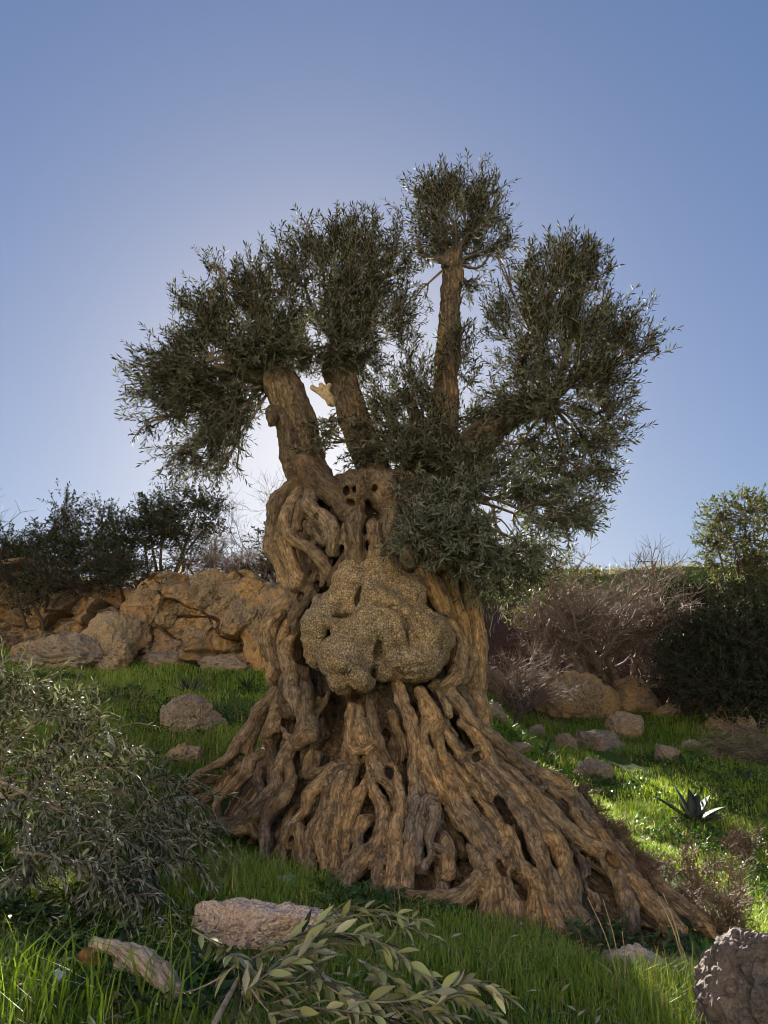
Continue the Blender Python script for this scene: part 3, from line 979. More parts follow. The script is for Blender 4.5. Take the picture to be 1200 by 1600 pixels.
for px, py, w, h, dep, rot in [(532, 962, 22, 5, .08, .1), (592, 1020, 5, 18, .08, 0), (600, 944, 24, 4, .06, -.2), (636, 985, 4, 28, .07, .1), (513, 990, 11, 13, .20, .3), (562, 928, 6, 17, .18, -.25), (584, 1056, 6, 12, .12, 0), (640, 1068, 60, 9, .2, 0)]:
    d = ray(px, py); Y = np.linspace(4.9, 6.4, 300)
    P = np.stack([d[0] * Y, Y, CAMZ + d[2] * Y], -1)
    gi = np.clip(np.round((P - B.lo) / B.h).astype(int), 0, B.n - 1)
    s_ = B.D[gi[:, 0], gi[:, 1], gi[:, 2]]
    if (s_ < 0).any():
        c = P[int(np.argmax(s_ < 0))]; s = mpp(px, py, c[1])
        B.ell(c + np.array([0, dep * .25, 0]), (w * s, dep, h * s), 0.035, cut=True, rot=rot)
bv, bf, boff, bal = B.skin(noise=((4.0, 0.035), (9.0, 0.020), (20.0, 0.009), (45.0, 0.005)))
del B
bo = obj("burl", mesh_from("burl", bv - OL, bf), M_BURL, olive)
bo["label"] = "rounded burl with small scaly bark plates"

# ------------------------------------------------------------------ limbs of the olive
def limb(pts, r, Y, ridges, name="limb", stub=None, h=0.0155):
    P = np.array([at(px, py, y) for (px, py), y in zip(pts, np.interp(np.linspace(0, 1, len(pts)), np.linspace(0, 1, len(Y)), Y))])
    sc = np.array([mpp(px, py, y) for (px, py), y in zip(pts, P[:, 1])])
    R = np.interp(np.linspace(0, 1, len(pts)), np.linspace(0, 1, len(r)), r) * sc
    m = R.max() + 0.12
    v = Vol(P.min(0) - m, P.max(0) + m, h)
    v.strand(P, R * 0.86, k=0.03, wob=0.10)
    T = norm(np.gradient(P, axis=0))
    for i in range(ridges):
        a = rng.uniform(0, 2 * np.pi) if i > ridges * 0.6 else rng.uniform(np.pi, 2 * np.pi)
        tw = rng.normal(0, 0.5)
        k0 = rng.integers(0, max(1, len(P) - 3)); k1 = min(len(P), k0 + rng.integers(3, 6))
        Q = []
        for q in range(k0, k1):
            A = norm(np.cross(T[q], [0.0, 1.0, 0.001])); Bv = np.cross(T[q], A)
            aa = a + tw * (q - k0) / 3
            Q.append(P[q] + (A * math.cos(aa) - np.abs(math.sin(aa)) * np.array([0, 1, 0]) * (1 if aa % (2 * np.pi) > np.pi else -1)) * R[q] * 0.80)
        v.strand(np.array(Q), np.array([0.12, 0.34, 0.12]) * R[k0:k1].mean(), k=0.022)
    if stub:
        for (px, py, w, hh, y, cut, rot) in stub:
            s = mpp(px, py, y)
            v.ell(at(px, py, y), (w * s, w * s * 1.3, hh * s), 0.02, cut=cut, rot=rot)
    a, f, off, al = v.skin(noise=((8.0, 0.010), (24.0, 0.007), (60.0, 0.003)))
    return obj(name, mesh_from(name, a - OL, f, attrs={"flow": off, "along": al, "tone": tone_of(al, a)}), M_LIMB, olive)


limb([(515, 815), (492, 762), (474, 716), (464, 668), (448, 618), (436, 590), (430, 572)], [40, 34, 31, 33, 30, 24], [6.25, 6.12], 11,
     stub=[(437, 560, 12, 16, 6.0, True, .3), (452, 585, 5, 14, 5.85, True, .3), (436, 652, 9, 16, 5.88, True, -.1), (424, 650, 9, 18, 5.98, False, 0), (485, 700, 5, 12, 5.85, True, .3)])
limb([(600, 800), (588, 748), (574, 706), (556, 662), (538, 606), (527, 566), (536, 530)], [34, 29, 26, 22, 15], [6.3, 6.3, 6.2], 8,
     stub=[(516, 590, 4, 8, 6.08, True, 0), (560, 690, 4, 9, 6.05, True, .3)])
limb([(680, 840), (686, 770), (692, 700), (698, 630), (700, 560), (704, 480), (707, 430), (709, 398)], [40, 32, 23, 18, 16, 14, 15], [6.4, 6.35, 6.3], 9,
     stub=[(706, 412, 15, 22, 6.28, False, 0), (716, 392, 6, 12, 6.2, False, -.3), (690, 408, 5, 13, 6.2, False, .8), (722, 432, 4, 14, 6.25, False, 0), (711, 388, 5, 10, 6.15, True, .2)])
limb([(690, 830), (712, 756), (738, 706), (775, 664), (820, 640), (866, 634)], [46, 38, 24, 17, 10], [6.35, 6.1, 5.9], 8)
limb([(640, 840), (646, 760), (656, 700), (650, 650), (632, 610)], [42, 34, 16, 9, 6], [6.45, 6.5, 6.5], 4)
limb([(850, 640), (872, 600), (885, 540), (880, 470)], [11, 9, 7, 4], [5.9, 6.0, 6.1], 2)
limb([(440, 600), (400, 590), (350, 575), (290, 590)], [15, 11, 8, 4], [6.15, 6.1, 6.0], 2)
limb([(437, 585), (420, 530), (390, 470)], [14, 10, 5], [6.15, 6.2, 6.2], 2)

# pale torn splinter on the second limb and grey dead wood hanging on the roots
M_SPLINT = plain_material("pale_torn_wood", [(0.3, (0.16, 0.11, 0.06)), (0.6, (0.36, 0.27, 0.16)), (0.8, (0.46, 0.37, 0.24))], scale=30)
sv = Vol(at(480, 640, 6.2) - np.array([.2, .35, .1]), at(530, 590, 5.8) + np.array([.25, .3, .25]), 0.01)
for pts, r0, r1 in [([(486, 606), (500, 614), (516, 628)], 3, 6), ([(500, 600), (508, 612), (518, 628)], 4, 7), ([(516, 602), (512, 614), (520, 630)], 3, 6)]:
    sv.strand([at(x, y, 5.98) for x, y in pts], np.array([r0, r1]) * .0052, k=.012)
a, f, off, al = sv.skin(noise=((30.0, 0.006),))
so = obj("torn_splinter", mesh_from("torn_splinter", a - OL, f), M_SPLINT, olive)
so["label"] = "pale yellowish torn wood splinter"
M_DEAD = bark_material("grey_dead_wood", [(0.25, (0.045, 0.035, 0.028)), (0.5, (0.20, 0.165, 0.135)), (0.8, (0.40, 0.34, 0.28))], bump=0.9, lichen=.1)
yd = 5.08
dv = Vol(at(610, 1400, yd) - np.array([.05, .25, .05]), at(720, 1230, yd) + np.array([.05, .25, .1]), 0.0095)
for pts, r0, r1, dy in [([(668, 1250), (662, 1275), (652, 1300), (655, 1330), (660, 1362)], 10, 5, 0), ([(650, 1256), (640, 1285), (636, 1310), (646, 1335)], 9, 6, .02), ([(676, 1262), (678, 1284), (670, 1310), (674, 1334), (664, 1356)], 8, 5, -.04),
                        ([(680, 1282), (690, 1284)], 5, 3, -.03), ([(672, 1320), (694, 1328), (696, 1334)], 5, 2, -.03), ([(670, 1338), (688, 1342), (694, 1350)], 4, 2, -.02), ([(656, 1330), (652, 1352), (650, 1368)], 6, 3, -.02), ([(664, 1280), (668, 1300)], 9, 9, 0)]:
    dv.strand([at(x, y, yd + dy - .0012 * (1330 - y) * -1) for x, y in pts], np.array([r0, r1]) * .0043, k=.014, wob=.3)
a, f, off, al = dv.skin(noise=((20.0, 0.012), (45.0, 0.010)))
do = obj("dead_wood", mesh_from("dead_wood", a - OL, f, attrs={"flow": off, "along": al, "tone": np.full(len(a), .6)}), M_DEAD, olive)
do["label"] = "ragged grey dead wood hanging on the roots"

# ------------------------------------------------------------------ foliage
def sprigs(base, d, L, npair, leafL, leafW, seed=0, curl=0.35, spread=0.85, droop=0.1):
    """leafy shoots: opposite leaf pairs along a curved twig. base, d: (n,3); L: (n,)"""
    g = np.random.default_rng(seed)
    n = len(base)
    d = norm(d)
    side = norm(np.cross(d, norm(g.normal(size=(n, 3)))))
    bend = side * (g.uniform(-1, 1, (n, 1)) * curl)
    M = npair * 2 + 1
    u = np.concatenate([np.repeat((np.arange(npair) + 0.6) / npair, 2), [1.0]])
    u = np.clip(u[None, :] + g.normal(0, 0.02, (n, M)), 0.02, 1.02)
    P = base[:, None, :] + L[:, None, None] * (d[:, None, :] * u[..., None] + bend[:, None, :] * (u ** 2)[..., None])
    T = norm(d[:, None, :] + 2 * bend[:, None, :] * u[..., None])
    A = norm(np.cross(T, norm(g.normal(size=(n, 1, 3)))))
    Bv = np.cross(T, A)
    ph = np.concatenate([np.repeat(np.arange(npair) * np.pi / 2, 2) + np.tile([0, np.pi], npair), [0]])
    ph = ph[None, :] + g.normal(0, 0.45, (n, M))
    out = A * np.cos(ph)[..., None] + Bv * np.sin(ph)[..., None]
    sp = np.full((1, M), spread); sp[0, -1] = 0.05
    sp = np.clip(sp + g.normal(0, 0.22, (n, M)), 0, 1.6)
    D = norm(T * np.cos(sp)[..., None] + out * np.sin(sp)[..., None])
    up = norm(T * np.sin(sp)[..., None] * 1.0 - out * np.cos(sp)[..., None]) * -1
    up = norm(T + g.normal(0, 0.35, (n, M, 3)))
    keep = g.random((n, M)) > 0.08
    ll = leafL * g.uniform(0.65, 1.15, (n, M)) * (1 - 0.25 * (u - 0.5) ** 2)
    V, F = leaf_quads(P[keep], D[keep], up[keep], ll[keep], ll[keep] * (leafW / leafL) * g.uniform(.85, 1.15, keep.sum()), 0.22, droop)
    rnd = np.repeat(np.clip(g.normal(0.5, 0.22, keep.sum()) + np.repeat(g.normal(0, .12, n)[:, None], M, 1)[keep], 0, 1), 4)
    us = np.linspace(0, 1, 3)
    paths = base[:, None, :] + L[:, None, None] * (d[:, None, :] * us[None, :, None] + bend[:, None, :] * (us ** 2)[None, :, None])
    return V, F, rnd, paths


def branch_net(origin, targets, g, r0=0.02, r1=0.004, sag=0.15):
    paths, radii = [], []
    for t in targets:
        L = np.linalg.norm(t - origin)
        mid = (origin + t) / 2 + g.normal(0, 0.10 * L, 3) + np.array([0, 0, sag * L])
        paths.append(catmull([origin, mid, t], 8))
        radii.append(np.linspace(r0, r1, 8))
    return paths, radii


M_OLIVE = leaf_material("olive_leaf", (0.024, 0.027, 0.011), (0.095, 0.096, 0.064), rough=0.65, trans=0.11, spec=0.15, vary=0.45)
M_OLIVE2 = leaf_material("olive_leaf_grey", (0.040, 0.048, 0.027), (0.13, 0.14, 0.105), rough=0.6, trans=0.14, spec=0.2, vary=0.4)
M_TWIG = plain_material("olive_twig", [(0.3, (0.06, 0.045, 0.03)), (0.7, (0.17, 0.14, 0.10))], rough=.8, scale=40)


def crown(name, origin_px, clusters, seed, mat, upw=0.55, per=1.22, leafL=0.066, leafW=0.0142):
    """clusters: (px, py, rx px, ry px, depth, shoots, droop)"""
    g = np.random.default_rng(seed)
    O = at(*origin_px)
    Vs, Fs, Rs, tp, tr = [], [], [], [], []
    off = 0
    for i, (px, py, rx, ry, Y, ns, dr) in enumerate(clusters):
        c = at(px, py, Y); s = mpp(px, py, Y)
        rad = np.array([rx * s, (rx + ry) * 0.5 * s * 1.05, ry * s])
        ns = int(ns * per)
        v = norm(g.normal(size=(ns, 3)))
        rr = g.random(ns) ** (1 / 2.3)
        wild = g.random(ns) < 0.15                              # stray shoots that break the outline
        rr = np.where(wild, g.uniform(0.95, 1.36, ns), rr)
        pos = c + v * rr[:, None] * rad
        lump = vnoise(pos * 3.4 + seed, 3) + 0.5 * vnoise(pos * 8.0 + seed, 13)                     # gaps and clumps
        kp = lump > -0.22
        kp[:3] = True
        pos = pos[kp]; v = v[kp]
        fro = norm(pos - O)
        d = norm(v * 0.55 + fro * 0.45 + np.array([0, 0, upw - dr]) + g.normal(0, 0.38, pos.shape))
        L = g.uniform(0.15, 0.31, len(pos))
        V, F, R, paths = sprigs(pos - d * L[:, None] * 0.5, d, L, 9, leafL, leafW, seed=seed * 100 + i, spread=0.78, droop=0.08)
        Vs.append(V); Fs.append(F + off); Rs.append(R); off += len(V)
        tp += list(paths); tr += [np.linspace(0.0035, 0.0015, 3)] * len(paths)
        # boughs from the limb into the clump, then to the shoots
        subs = pos[g.choice(len(pos), min(len(pos), max(4, ns // 16)), replace=False)] * 0.75 + c * 0.25
        p2, r2 = branch_net(O, [c + (O - c) * 0.25], g, 0.020, 0.012, 0.06)
        tp += p2; tr += r2
        p2, r2 = branch_net(c + (O - c) * 0.25, subs, g, 0.011, 0.005, 0.05)
        tp += p2; tr += r2
        near = np.argmin(((pos[:, None, :] - subs[None]) ** 2).sum(-1), 1)
        for k in range(0, len(pos), 2):
            a, b = subs[near[k]], paths[k][0]
            m_ = (a + b) / 2 + g.normal(0, 0.03, 3)
            tp.append(np.array([a, m_, b])); tr.append(np.linspace(0.0055, 0.003, 3))
    co = obj(name, mesh_from(name, np.vstack(Vs) - OL, np.vstack(Fs), smooth=False, attrs={"rnd": np.concatenate(Rs)}), mat, olive)
    co["kind"] = "stuff"
    v, f = tubes(tp, tr, 3)
    bo = obj("branches", mesh_from("branches", v - OL, f), M_TWIG, olive)
    bo["kind"] = "stuff"


crown("crown", (432, 585, 6.15), [
    (400, 452, 48, 44, 6.2, 150, 0), (345, 462, 44, 50, 6.3, 130, 0), (318, 500, 40, 44, 6.1, 120, 0), (300, 555, 52, 48, 6.0, 150, .3), (232, 592, 38, 34, 6.0, 75, .3), (205, 600, 16, 22, 6.0, 18, .3),
    (345, 590, 62, 56, 6.2, 210, .2), (395, 535, 52, 60, 6.0, 200, 0), (330, 668, 60, 38, 6.1, 170, .8), (250, 640, 44, 36, 6.1, 100, .6), (300, 715, 52, 30, 6.1, 80, .9), (380, 640, 38, 36, 6.3, 110, .6), (350, 720, 40, 26, 6.15, 44, 1.), (290, 600, 50, 40, 6.1, 120, .4),
    (270, 545, 36, 30, 6.3, 60, .1), (440, 500, 40, 50, 6.3, 120, 0), (400, 600, 34, 26, 6.35, 70, .3), (220, 668, 18, 14, 6.1, 12, .6), (283, 470, 14, 18, 6.2, 14, 0), (330, 415, 18, 12, 6.2, 12, 0)], 1, M_OLIVE)
crown("crown", (532, 545, 6.2), [
    (460, 420, 34, 46, 6.2, 85, -.2), (500, 372, 36, 36, 6.25, 85, -.2), (545, 370, 36, 36, 6.3, 80, -.3), (545, 440, 56, 58, 6.1, 200, -.1), (600, 420, 38, 54, 6.4, 105, -.2), (490, 470, 50, 48, 6.0, 170, 0),
    (520, 530, 60, 40, 6.0, 190, 0), (590, 500, 44, 52, 6.2, 130, 0), (625, 490, 24, 56, 6.4, 50, 0), (470, 550, 44, 30, 5.95, 110, .1), (575, 560, 40, 34, 6.3, 60, .2), (480, 345, 14, 14, 6.2, 10, -.3), (584, 345, 8, 22, 6.3, 6, -.6), (620, 380, 22, 40, 6.4, 26, -.2)], 2, M_OLIVE)
crown("crown", (709, 410, 6.28), [
    (680, 300, 36, 30, 6.3, 75, -.2), (728, 300, 36, 32, 6.2, 75, -.2), (655, 335, 34, 40, 6.35, 75, 0), (712, 350, 52, 40, 6.1, 150, 0), (758, 345, 30, 34, 6.25, 75, 0), (775, 384, 22, 18, 6.3, 26, 0), (690, 375, 50, 28, 6.5, 110, 0), (745, 400, 36, 34, 6.4, 80, .3),
    (650, 400, 24, 44, 6.35, 34, .3), (774, 290, 7, 26, 6.3, 8, -.6), (655, 455, 18, 30, 6.4, 14, .4), (735, 448, 18, 14, 6.4, 14, .6), (795, 372, 10, 8, 6.3, 5, 0)], 3, M_OLIVE)
crown("crown", (862, 632, 5.95), [
    (880, 400, 44, 30, 6.1, 75, -.2), (905, 430, 46, 44, 6.1, 120, -.1), (850, 440, 50, 46, 6.0, 140, -.1), (835, 500, 58, 50, 5.9, 190, 0), (905, 500, 56, 50, 5.9, 190, 0), (960, 515, 42, 38, 6.0, 80, 0), (1000, 540, 32, 24, 6.0, 40, -.1),
    (880, 570, 66, 50, 5.8, 220, .1), (862, 640, 52, 40, 5.65, 130, .1), (940, 590, 46, 44, 6.0, 110, .1), (805, 570, 38, 50, 6.1, 100, .1), (960, 650, 34, 44, 6.0, 55, .2), (860, 640, 70, 36, 5.9, 150, .3), (920, 690, 50, 40, 6.0, 75, .4), (790, 640, 44, 34, 6.0, 80, .2),
    (820, 710, 64, 36, 6.1, 120, .4), (890, 745, 54, 32, 6.0, 90, .5), (780, 745, 50, 30, 6.1, 70, .4), (945, 740, 26, 22, 6.0, 18, .4), (775, 500, 22, 40, 6.2, 34, 0), (820, 415, 16, 20, 6.1, 14, -.2), (1030, 545, 10, 10, 6.0, 6, -.1), (780, 400, 10, 14, 6.1, 5, -.2)], 4, M_OLIVE)
crown("crown", (712, 780, 5.95), [
    (660, 815, 50, 40, 5.4, 85, .0), (700, 790, 40, 36, 5.5, 65, .0), (760, 830, 60, 46, 5.5, 150, .2), (835, 810, 60, 50, 5.7, 130, .3), (890, 820, 46, 44, 5.8, 80, .4), (800, 880, 66, 36, 5.6, 150, .4), (870, 880, 50, 36, 5.8, 80, .5), (720, 860, 50, 34, 5.5, 85, .3),
    (640, 850, 34, 26, 5.4, 36, .3), (780, 920, 44, 20, 5.8, 60, .6), (830, 760, 60, 30, 5.9, 80, .3), (760, 760, 40, 34, 5.7, 80, .2), (925, 800, 16, 40, 5.9, 14, .5), (850, 920, 40, 18, 5.9, 40, .6)], 5, M_OLIVE2)
crown("crown", (655, 690, 6.4), [
    (640, 700, 48, 38, 5.98, 110, 0), (700, 660, 38, 46, 5.92, 80, 0), (722, 722, 44, 38, 5.85, 100, .1), (600, 640, 32, 36, 6.1, 50, 0), (660, 600, 38, 40, 6.2, 46, 0), (560, 700, 20, 26, 6.0, 18, .2), (660, 755, 44, 24, 5.85, 60, .2),
    (640, 620, 36, 40, 6.4, 42, 0), (605, 670, 28, 34, 6.4, 34, .1), (665, 650, 30, 40, 6.5, 44, 0), (725, 560, 26, 60, 6.3, 44, 0), (740, 640, 34, 44, 6.2, 70, .1), (520, 650, 20, 36, 6.0, 16, .3), (745, 710, 40, 34, 6.2, 55, .3), (625, 720, 34, 26, 6.3, 44, .3), (690, 720, 30, 36, 5.95, 50, .1), (590, 620, 24, 20, 6.5, 12, .1), (705, 540, 18, 50, 6.1, 16, 0), (500, 690, 14, 24, 5.95, 10, .4), (640, 560, 24, 30, 6.4, 14, .1), (575, 690, 14, 30, 6.1, 8, .4)], 6, M_OLIVE)

# ------------------------------------------------------------------ rocks
import bmesh
_ICO = {}


def ico(sub):
    if sub not in _ICO:
        bm = bmesh.new()
        bmesh.ops.create_icosphere(bm, subdivisions=sub, radius=1.0)
        V = np.array([v.co[:] for v in bm.verts])
        F = np.array([[v.index for v in f.verts] for f in bm.faces])
        bm.free()
        _ICO[sub] = (V, F)
    return _ICO[sub]


def rock_verts(dims, seed, sub=5, planes=11, rough=1.0, strata=0.0, flat_top=None, dmin=0.62):
    g = np.random.default_rng(seed)
    D, F = ico(sub)
    n = norm(g.normal(size=(planes, 3)) * np.array([1, 1, 0.8]))
    dd = g.uniform(dmin, 0.98, planes)
    if flat_top:
        n = np.vstack([n, norm(np.array([[g.normal(0, .1), g.normal(0, .1), 1.0]]))]); dd = np.append(dd, flat_top)
    q = dd[None, :] / np.maximum(D @ n.T, 0.05)
    k = 48.0
    r = -np.log(np.exp(-k * np.minimum(q, 1.25)).sum(1) + np.exp(-k * 1.15)) / k
    V = D * r[:, None] * np.array(dims)
    s = float(np.mean(dims))
    P = V / s
    d = 0.06 * fbm(P * 1.6 + seed, 3, seed) + 0.065 * fbm(P * 5.0 + seed, 4, seed + 5) * rough + 0.022 * vnoise(P * 22 + seed, 7)
    # cracks: valleys of ridged noise
    rd = 1 - np.abs(fbm(P * 2.3 + seed * 3, 2, seed + 9))
    d = d - 0.09 * rough * smoothstep(0.90, 1.0, rd)
    rd2 = 1 - np.abs(fbm(P * 5.5 + seed, 2, seed + 19))
    d = d - 0.035 * rough * smoothstep(0.88, 1.0, rd2)
    if strata:
        zz = P[:, 2] * 7 + 0.9 * fbm(P * 1.2, 2, seed + 3) + P[:, 0] * 0.9
        d = d + strata * (np.abs((zz % 1.0) - 0.5) * 2) ** 0.5 * 0.12 - strata * 0.06
    V = V + norm(D) * (d * s)[:, None]
    return V, F


ROCKS = []                                    # footprints, so that grass keeps off them
M_LIME = rock_material("tan_limestone", (0.33, 0.255, 0.165), (0.08, 0.056, 0.035), (0.40, 0.24, 0.09), scale=2.2, wamt=.45)
M_OCHRE = rock_material("ochre_cliff_rock", (0.27, 0.20, 0.125), (0.055, 0.037, 0.022), (0.44, 0.265, 0.10), scale=2.0, wamt=.65)
M_GREYR = rock_material("grey_weathered_rock", (0.26, 0.215, 0.165), (0.055, 0.042, 0.033), (0.30, 0.19, 0.11), scale=2.6, wamt=.35)
M_PINK = rock_material("pinkish_pitted_rock", (0.66, 0.53, 0.44), (0.17, 0.105, 0.085), (0.52, 0.34, 0.26), lichen=(.5, .45, .4), scale=4.0, wamt=.4)
M_DARKR = rock_material("dark_lichened_rock", (0.13, 0.112, 0.098), (0.022, 0.019, 0.017), (0.24, 0.185, 0.155), lichen=(.8, .75, .7), scale=5.0, wamt=.6)


def rock(px, py, w, h, label, mat, seed, Y=None, dep=0.9, sub=4, planes=13, rough=1.0, strata=0.0, turn=0.0, sink=0.22, flat_top=None, name="rock", parent=None, dmin=0.62):
    """a stone whose foot shows at pixel (px, py) and which is w by h pixels large"""
    c = hit(px, py) if Y is None else np.array([at(px, py, Y)[0], Y, float(H(at(px, py, Y)[0], Y))])
    s = mpp(px, py, c[1])
    dx, dz = w * s / 2, h * s / 2 * 1.2
    dims = (dx * 1.12, dx * dep, dz * 1.12)
    V, F = rock_verts(dims, seed, sub, planes, rough, strata, flat_top, dmin)
    cr, sr = math.cos(turn), math.sin(turn)
    V = V @ np.array([[cr, 0, sr], [0, 1, 0], [-sr, 0, cr]])
    loc = np.array([c[0], c[1] + dx * dep * 0.6, c[2] + dz * (1 - 2 * sink) * 0.85])
    o = obj(name, mesh_from(name, V, F, smooth=False), mat, parent, loc)
    if parent is None:
        tag(o, label, "rock")
    ROCKS.append((loc[0], loc[1], dx * 0.84, dx * dep * 0.80))
    return o


rock(165, 1003, 96, 84, "large rounded tan boulder leaning against the cliff under dark shrubs", M_LIME, 21, Y=12.0, sub=5, rough=.7)
rock(52, 998, 72, 40, "small tan boulder beside the large rounded boulder", M_LIME, 22, Y=12.0, sub=5)
rock(78, 1046, 128, 58, "layered brown outcrop stone with slanting strata in the grass", M_GREYR, 23, sub=5, strata=1.0, turn=-.10)
rock(160, 1050, 70, 66, "blocky fissured stone at the end of the layered outcrop", M_LIME, 24, sub=5, strata=.6)
rock(252, 1038, 84, 30, "low flat layered stone below the cliff", M_GREYR, 25, strata=.8)
rock(345, 1048, 86, 34, "broken brown slab at the foot of the ochre cliff", M_GREYR, 26, strata=.7)
rock(292, 1142, 98, 52, "grey weathered stone in the grass with a dark leafy tuft before it", M_GREYR, 27, sub=5, strata=.4, turn=.15)
rock(278, 1198, 66, 36, "small pale stone with a yellowish face in the grass", M_LIME, 28, sub=5, turn=.2)
rock(915, 1124, 92, 76, "large split ochre boulder below the leafless tree", M_OCHRE, 31, dep=.7, sub=5, rough=1.1, turn=.25)
rock(868, 1112, 48, 62, "upright ochre block against the split boulder", M_OCHRE, 32, dep=.7, sub=5, rough=1.1)
rock(772, 1092, 44, 56, "ochre block showing beside the trunk", M_OCHRE, 33)
rock(806, 1078, 40, 30, "small brown stone above the ochre block", M_OCHRE, 34)
rock(768, 1124, 54, 28, "pale grey stone close to the olive roots", M_GREYR, 35)
rock(985, 1152, 62, 36, "rough tan stone beyond the grass bank", M_LIME, 36)
rock(945, 1172, 78, 32, "flat grey slab lying in the grass", M_GREYR, 37, strata=.6)
rock(888, 1172, 40, 24, "small brown stone next to the flat slab", M_GREYR, 38)
rock(925, 1218, 60, 30, "dark grey humped stone in the short grass", M_GREYR, 39, sub=5)
rock(1046, 1192, 44, 32, "small pointed grey stone above the sunlit grass", M_GREYR, 40)
rock(1000, 1110, 80, 50, "reddish broken rock at the foot of the leafless tree", M_OCHRE, 41)
rock(1048, 1122, 44, 22, "small pale stone beside the reddish rock", M_LIME, 42)
rock(806, 1176, 46, 18, "flat stone half sunk in the slope", M_GREYR, 43)
rock(842, 1150, 30, 18, "little brown stone in weeds", M_GREYR, 44)
rock(1155, 1150, 70, 50, "brown rock behind the dry brush heap", M_OCHRE, 45)
rock(1085, 1176, 36, 18, "little tan stone at the dark shrub", M_LIME, 46)
rock(830, 1062, 46, 16, "thin slab on the bank above the split boulder", M_GREYR, 47)
rock(408, 1484, 236, 80, "wide flat pinkish pitted rock in the grass before the roots", M_PINK, 51, sub=6, dep=.55, planes=16, rough=.9, flat_top=.8, sink=.30)
rock(520, 1440, 26, 20, "small pale stone at the edge of the pinkish rock", M_PINK, 52)
rock(1010, 1535, 84, 44, "brown stone in rubble below the right roots", M_PINK, 53, sub=5)
rock(1262, 1700, 215, 215, "dark lichened boulder with pale patches", M_DARKR, 63, sub=6, dep=.9, rough=.9, planes=9, dmin=.90)
rock(960, 1505, 30, 22, "little stone in dead leaves under the right roots", M_GREYR, 55)
rock(1075, 1520, 40, 24, "small earthy stone between root and dark boulder", M_GREYR, 56)


# --- the cliff: a broken face of tilted blocks with cracks between them
def build_cliff():
    g = np.random.default_rng(77)
    xs = np.linspace(-9.5, 0.6, 430); vs = np.linspace(0, 1, 130)
    X, Vv = np.meshgrid(xs, vs)
    y0 = cliff_line(X) - 0.35
    zb = H(X, y0 - 0.2, False) - 0.3
    zt = H(X, y0 + 1.5, False) + 0.10 + 0.22 * vnoise(np.stack([X * 1.7, X * 0, X * 0], -1), 8)
    Z = zb + (zt - zb) * np.minimum(Vv * 1.15, 1)
    n = 210
    sx = g.uniform(-9.6, 0.7, n); sz = g.uniform(0.8, 4.8, n)
    dep = g.normal(0, 0.12, n); tx = g.normal(0, 0.35, n); tz = g.normal(-0.02, 0.35, n)
    wx = X + 0.16 * vnoise(np.stack([X * 2, Z * 2, X * 0], -1), 31); wz = Z + 0.16 * vnoise(np.stack([X * 2, Z * 2, X * 0 + 9], -1), 32)
    dist = np.sqrt(((wx[..., None] - sx) * 0.95) ** 2 + ((wz[..., None] - sz) * 1.25) ** 2)
    od = np.argsort(dist, -1)[..., :2]
    i1 = od[..., 0]
    d1 = np.take_along_axis(dist, od[..., :1], -1)[..., 0]; d2 = np.take_along_axis(dist, od[..., 1:], -1)[..., 0]
    y = dep[i1] + tx[i1] * (X - sx[i1]) + tz[i1] * (Z - sz[i1])
    y = y + 0.12 * smoothstep(0.035, 0.0, d2 - d1)
    P = np.stack([X, Z, X * 0], -1)
    y = y + 0.20 * fbm(P * 1.1, 3, 40) + 0.12 * fbm(P * 2.6, 4, 41) + 0.055 * fbm(P * 10, 4, 42) + 0.16 * smoothstep(.9, 1., 1 - np.abs(fbm(P * np.array([.9, 1.6, 1.]) + 3, 2, 44)))
    lean = 0.45 * np.clip(Vv, 0, 1) + 1.1 * smoothstep(0.85, 1.0, Vv)
    Y = y0 + y + lean
    nx = len(xs)
    V = np.stack([X, Y, Z], -1).reshape(-1, 3)
    i = np.arange(len(vs) - 1)[:, None] * nx + np.arange(nx - 1)[None, :]
    F = np.stack([i, i + 1, i + nx + 1, i + nx], -1).reshape(-1, 4)
    o = obj("cliff", mesh_from("cliff", V, F, smooth=False), M_OCHRE)
    tag(o, "low ochre rock face with cracked blocks behind the grass", "cliff", kind="structure")
    for k, (px, py, w, h, y_) in enumerate([(240, 985, 60, 70, 12.65), (330, 960, 70, 60, 12.7), (380, 955, 60, 50, 12.6), (405, 1046, 42, 120, 12.25), (310, 1020, 46, 40, 12.45), (215, 1010, 36, 50, 12.45), (430, 1000, 50, 70, 12.4)]):
        c = at(px, py - h / 2, y_); s = mpp(px, py, y_)
        Vr, Fr = rock_verts((w * s / 2 * 1.15, w * s * .32, h * s / 2 * 1.15), 300 + k, 5, 8, 1.3)
        obj("rock_block", mesh_from("rock_block", Vr, Fr, smooth=False), M_OCHRE, o, c)


build_cliff()

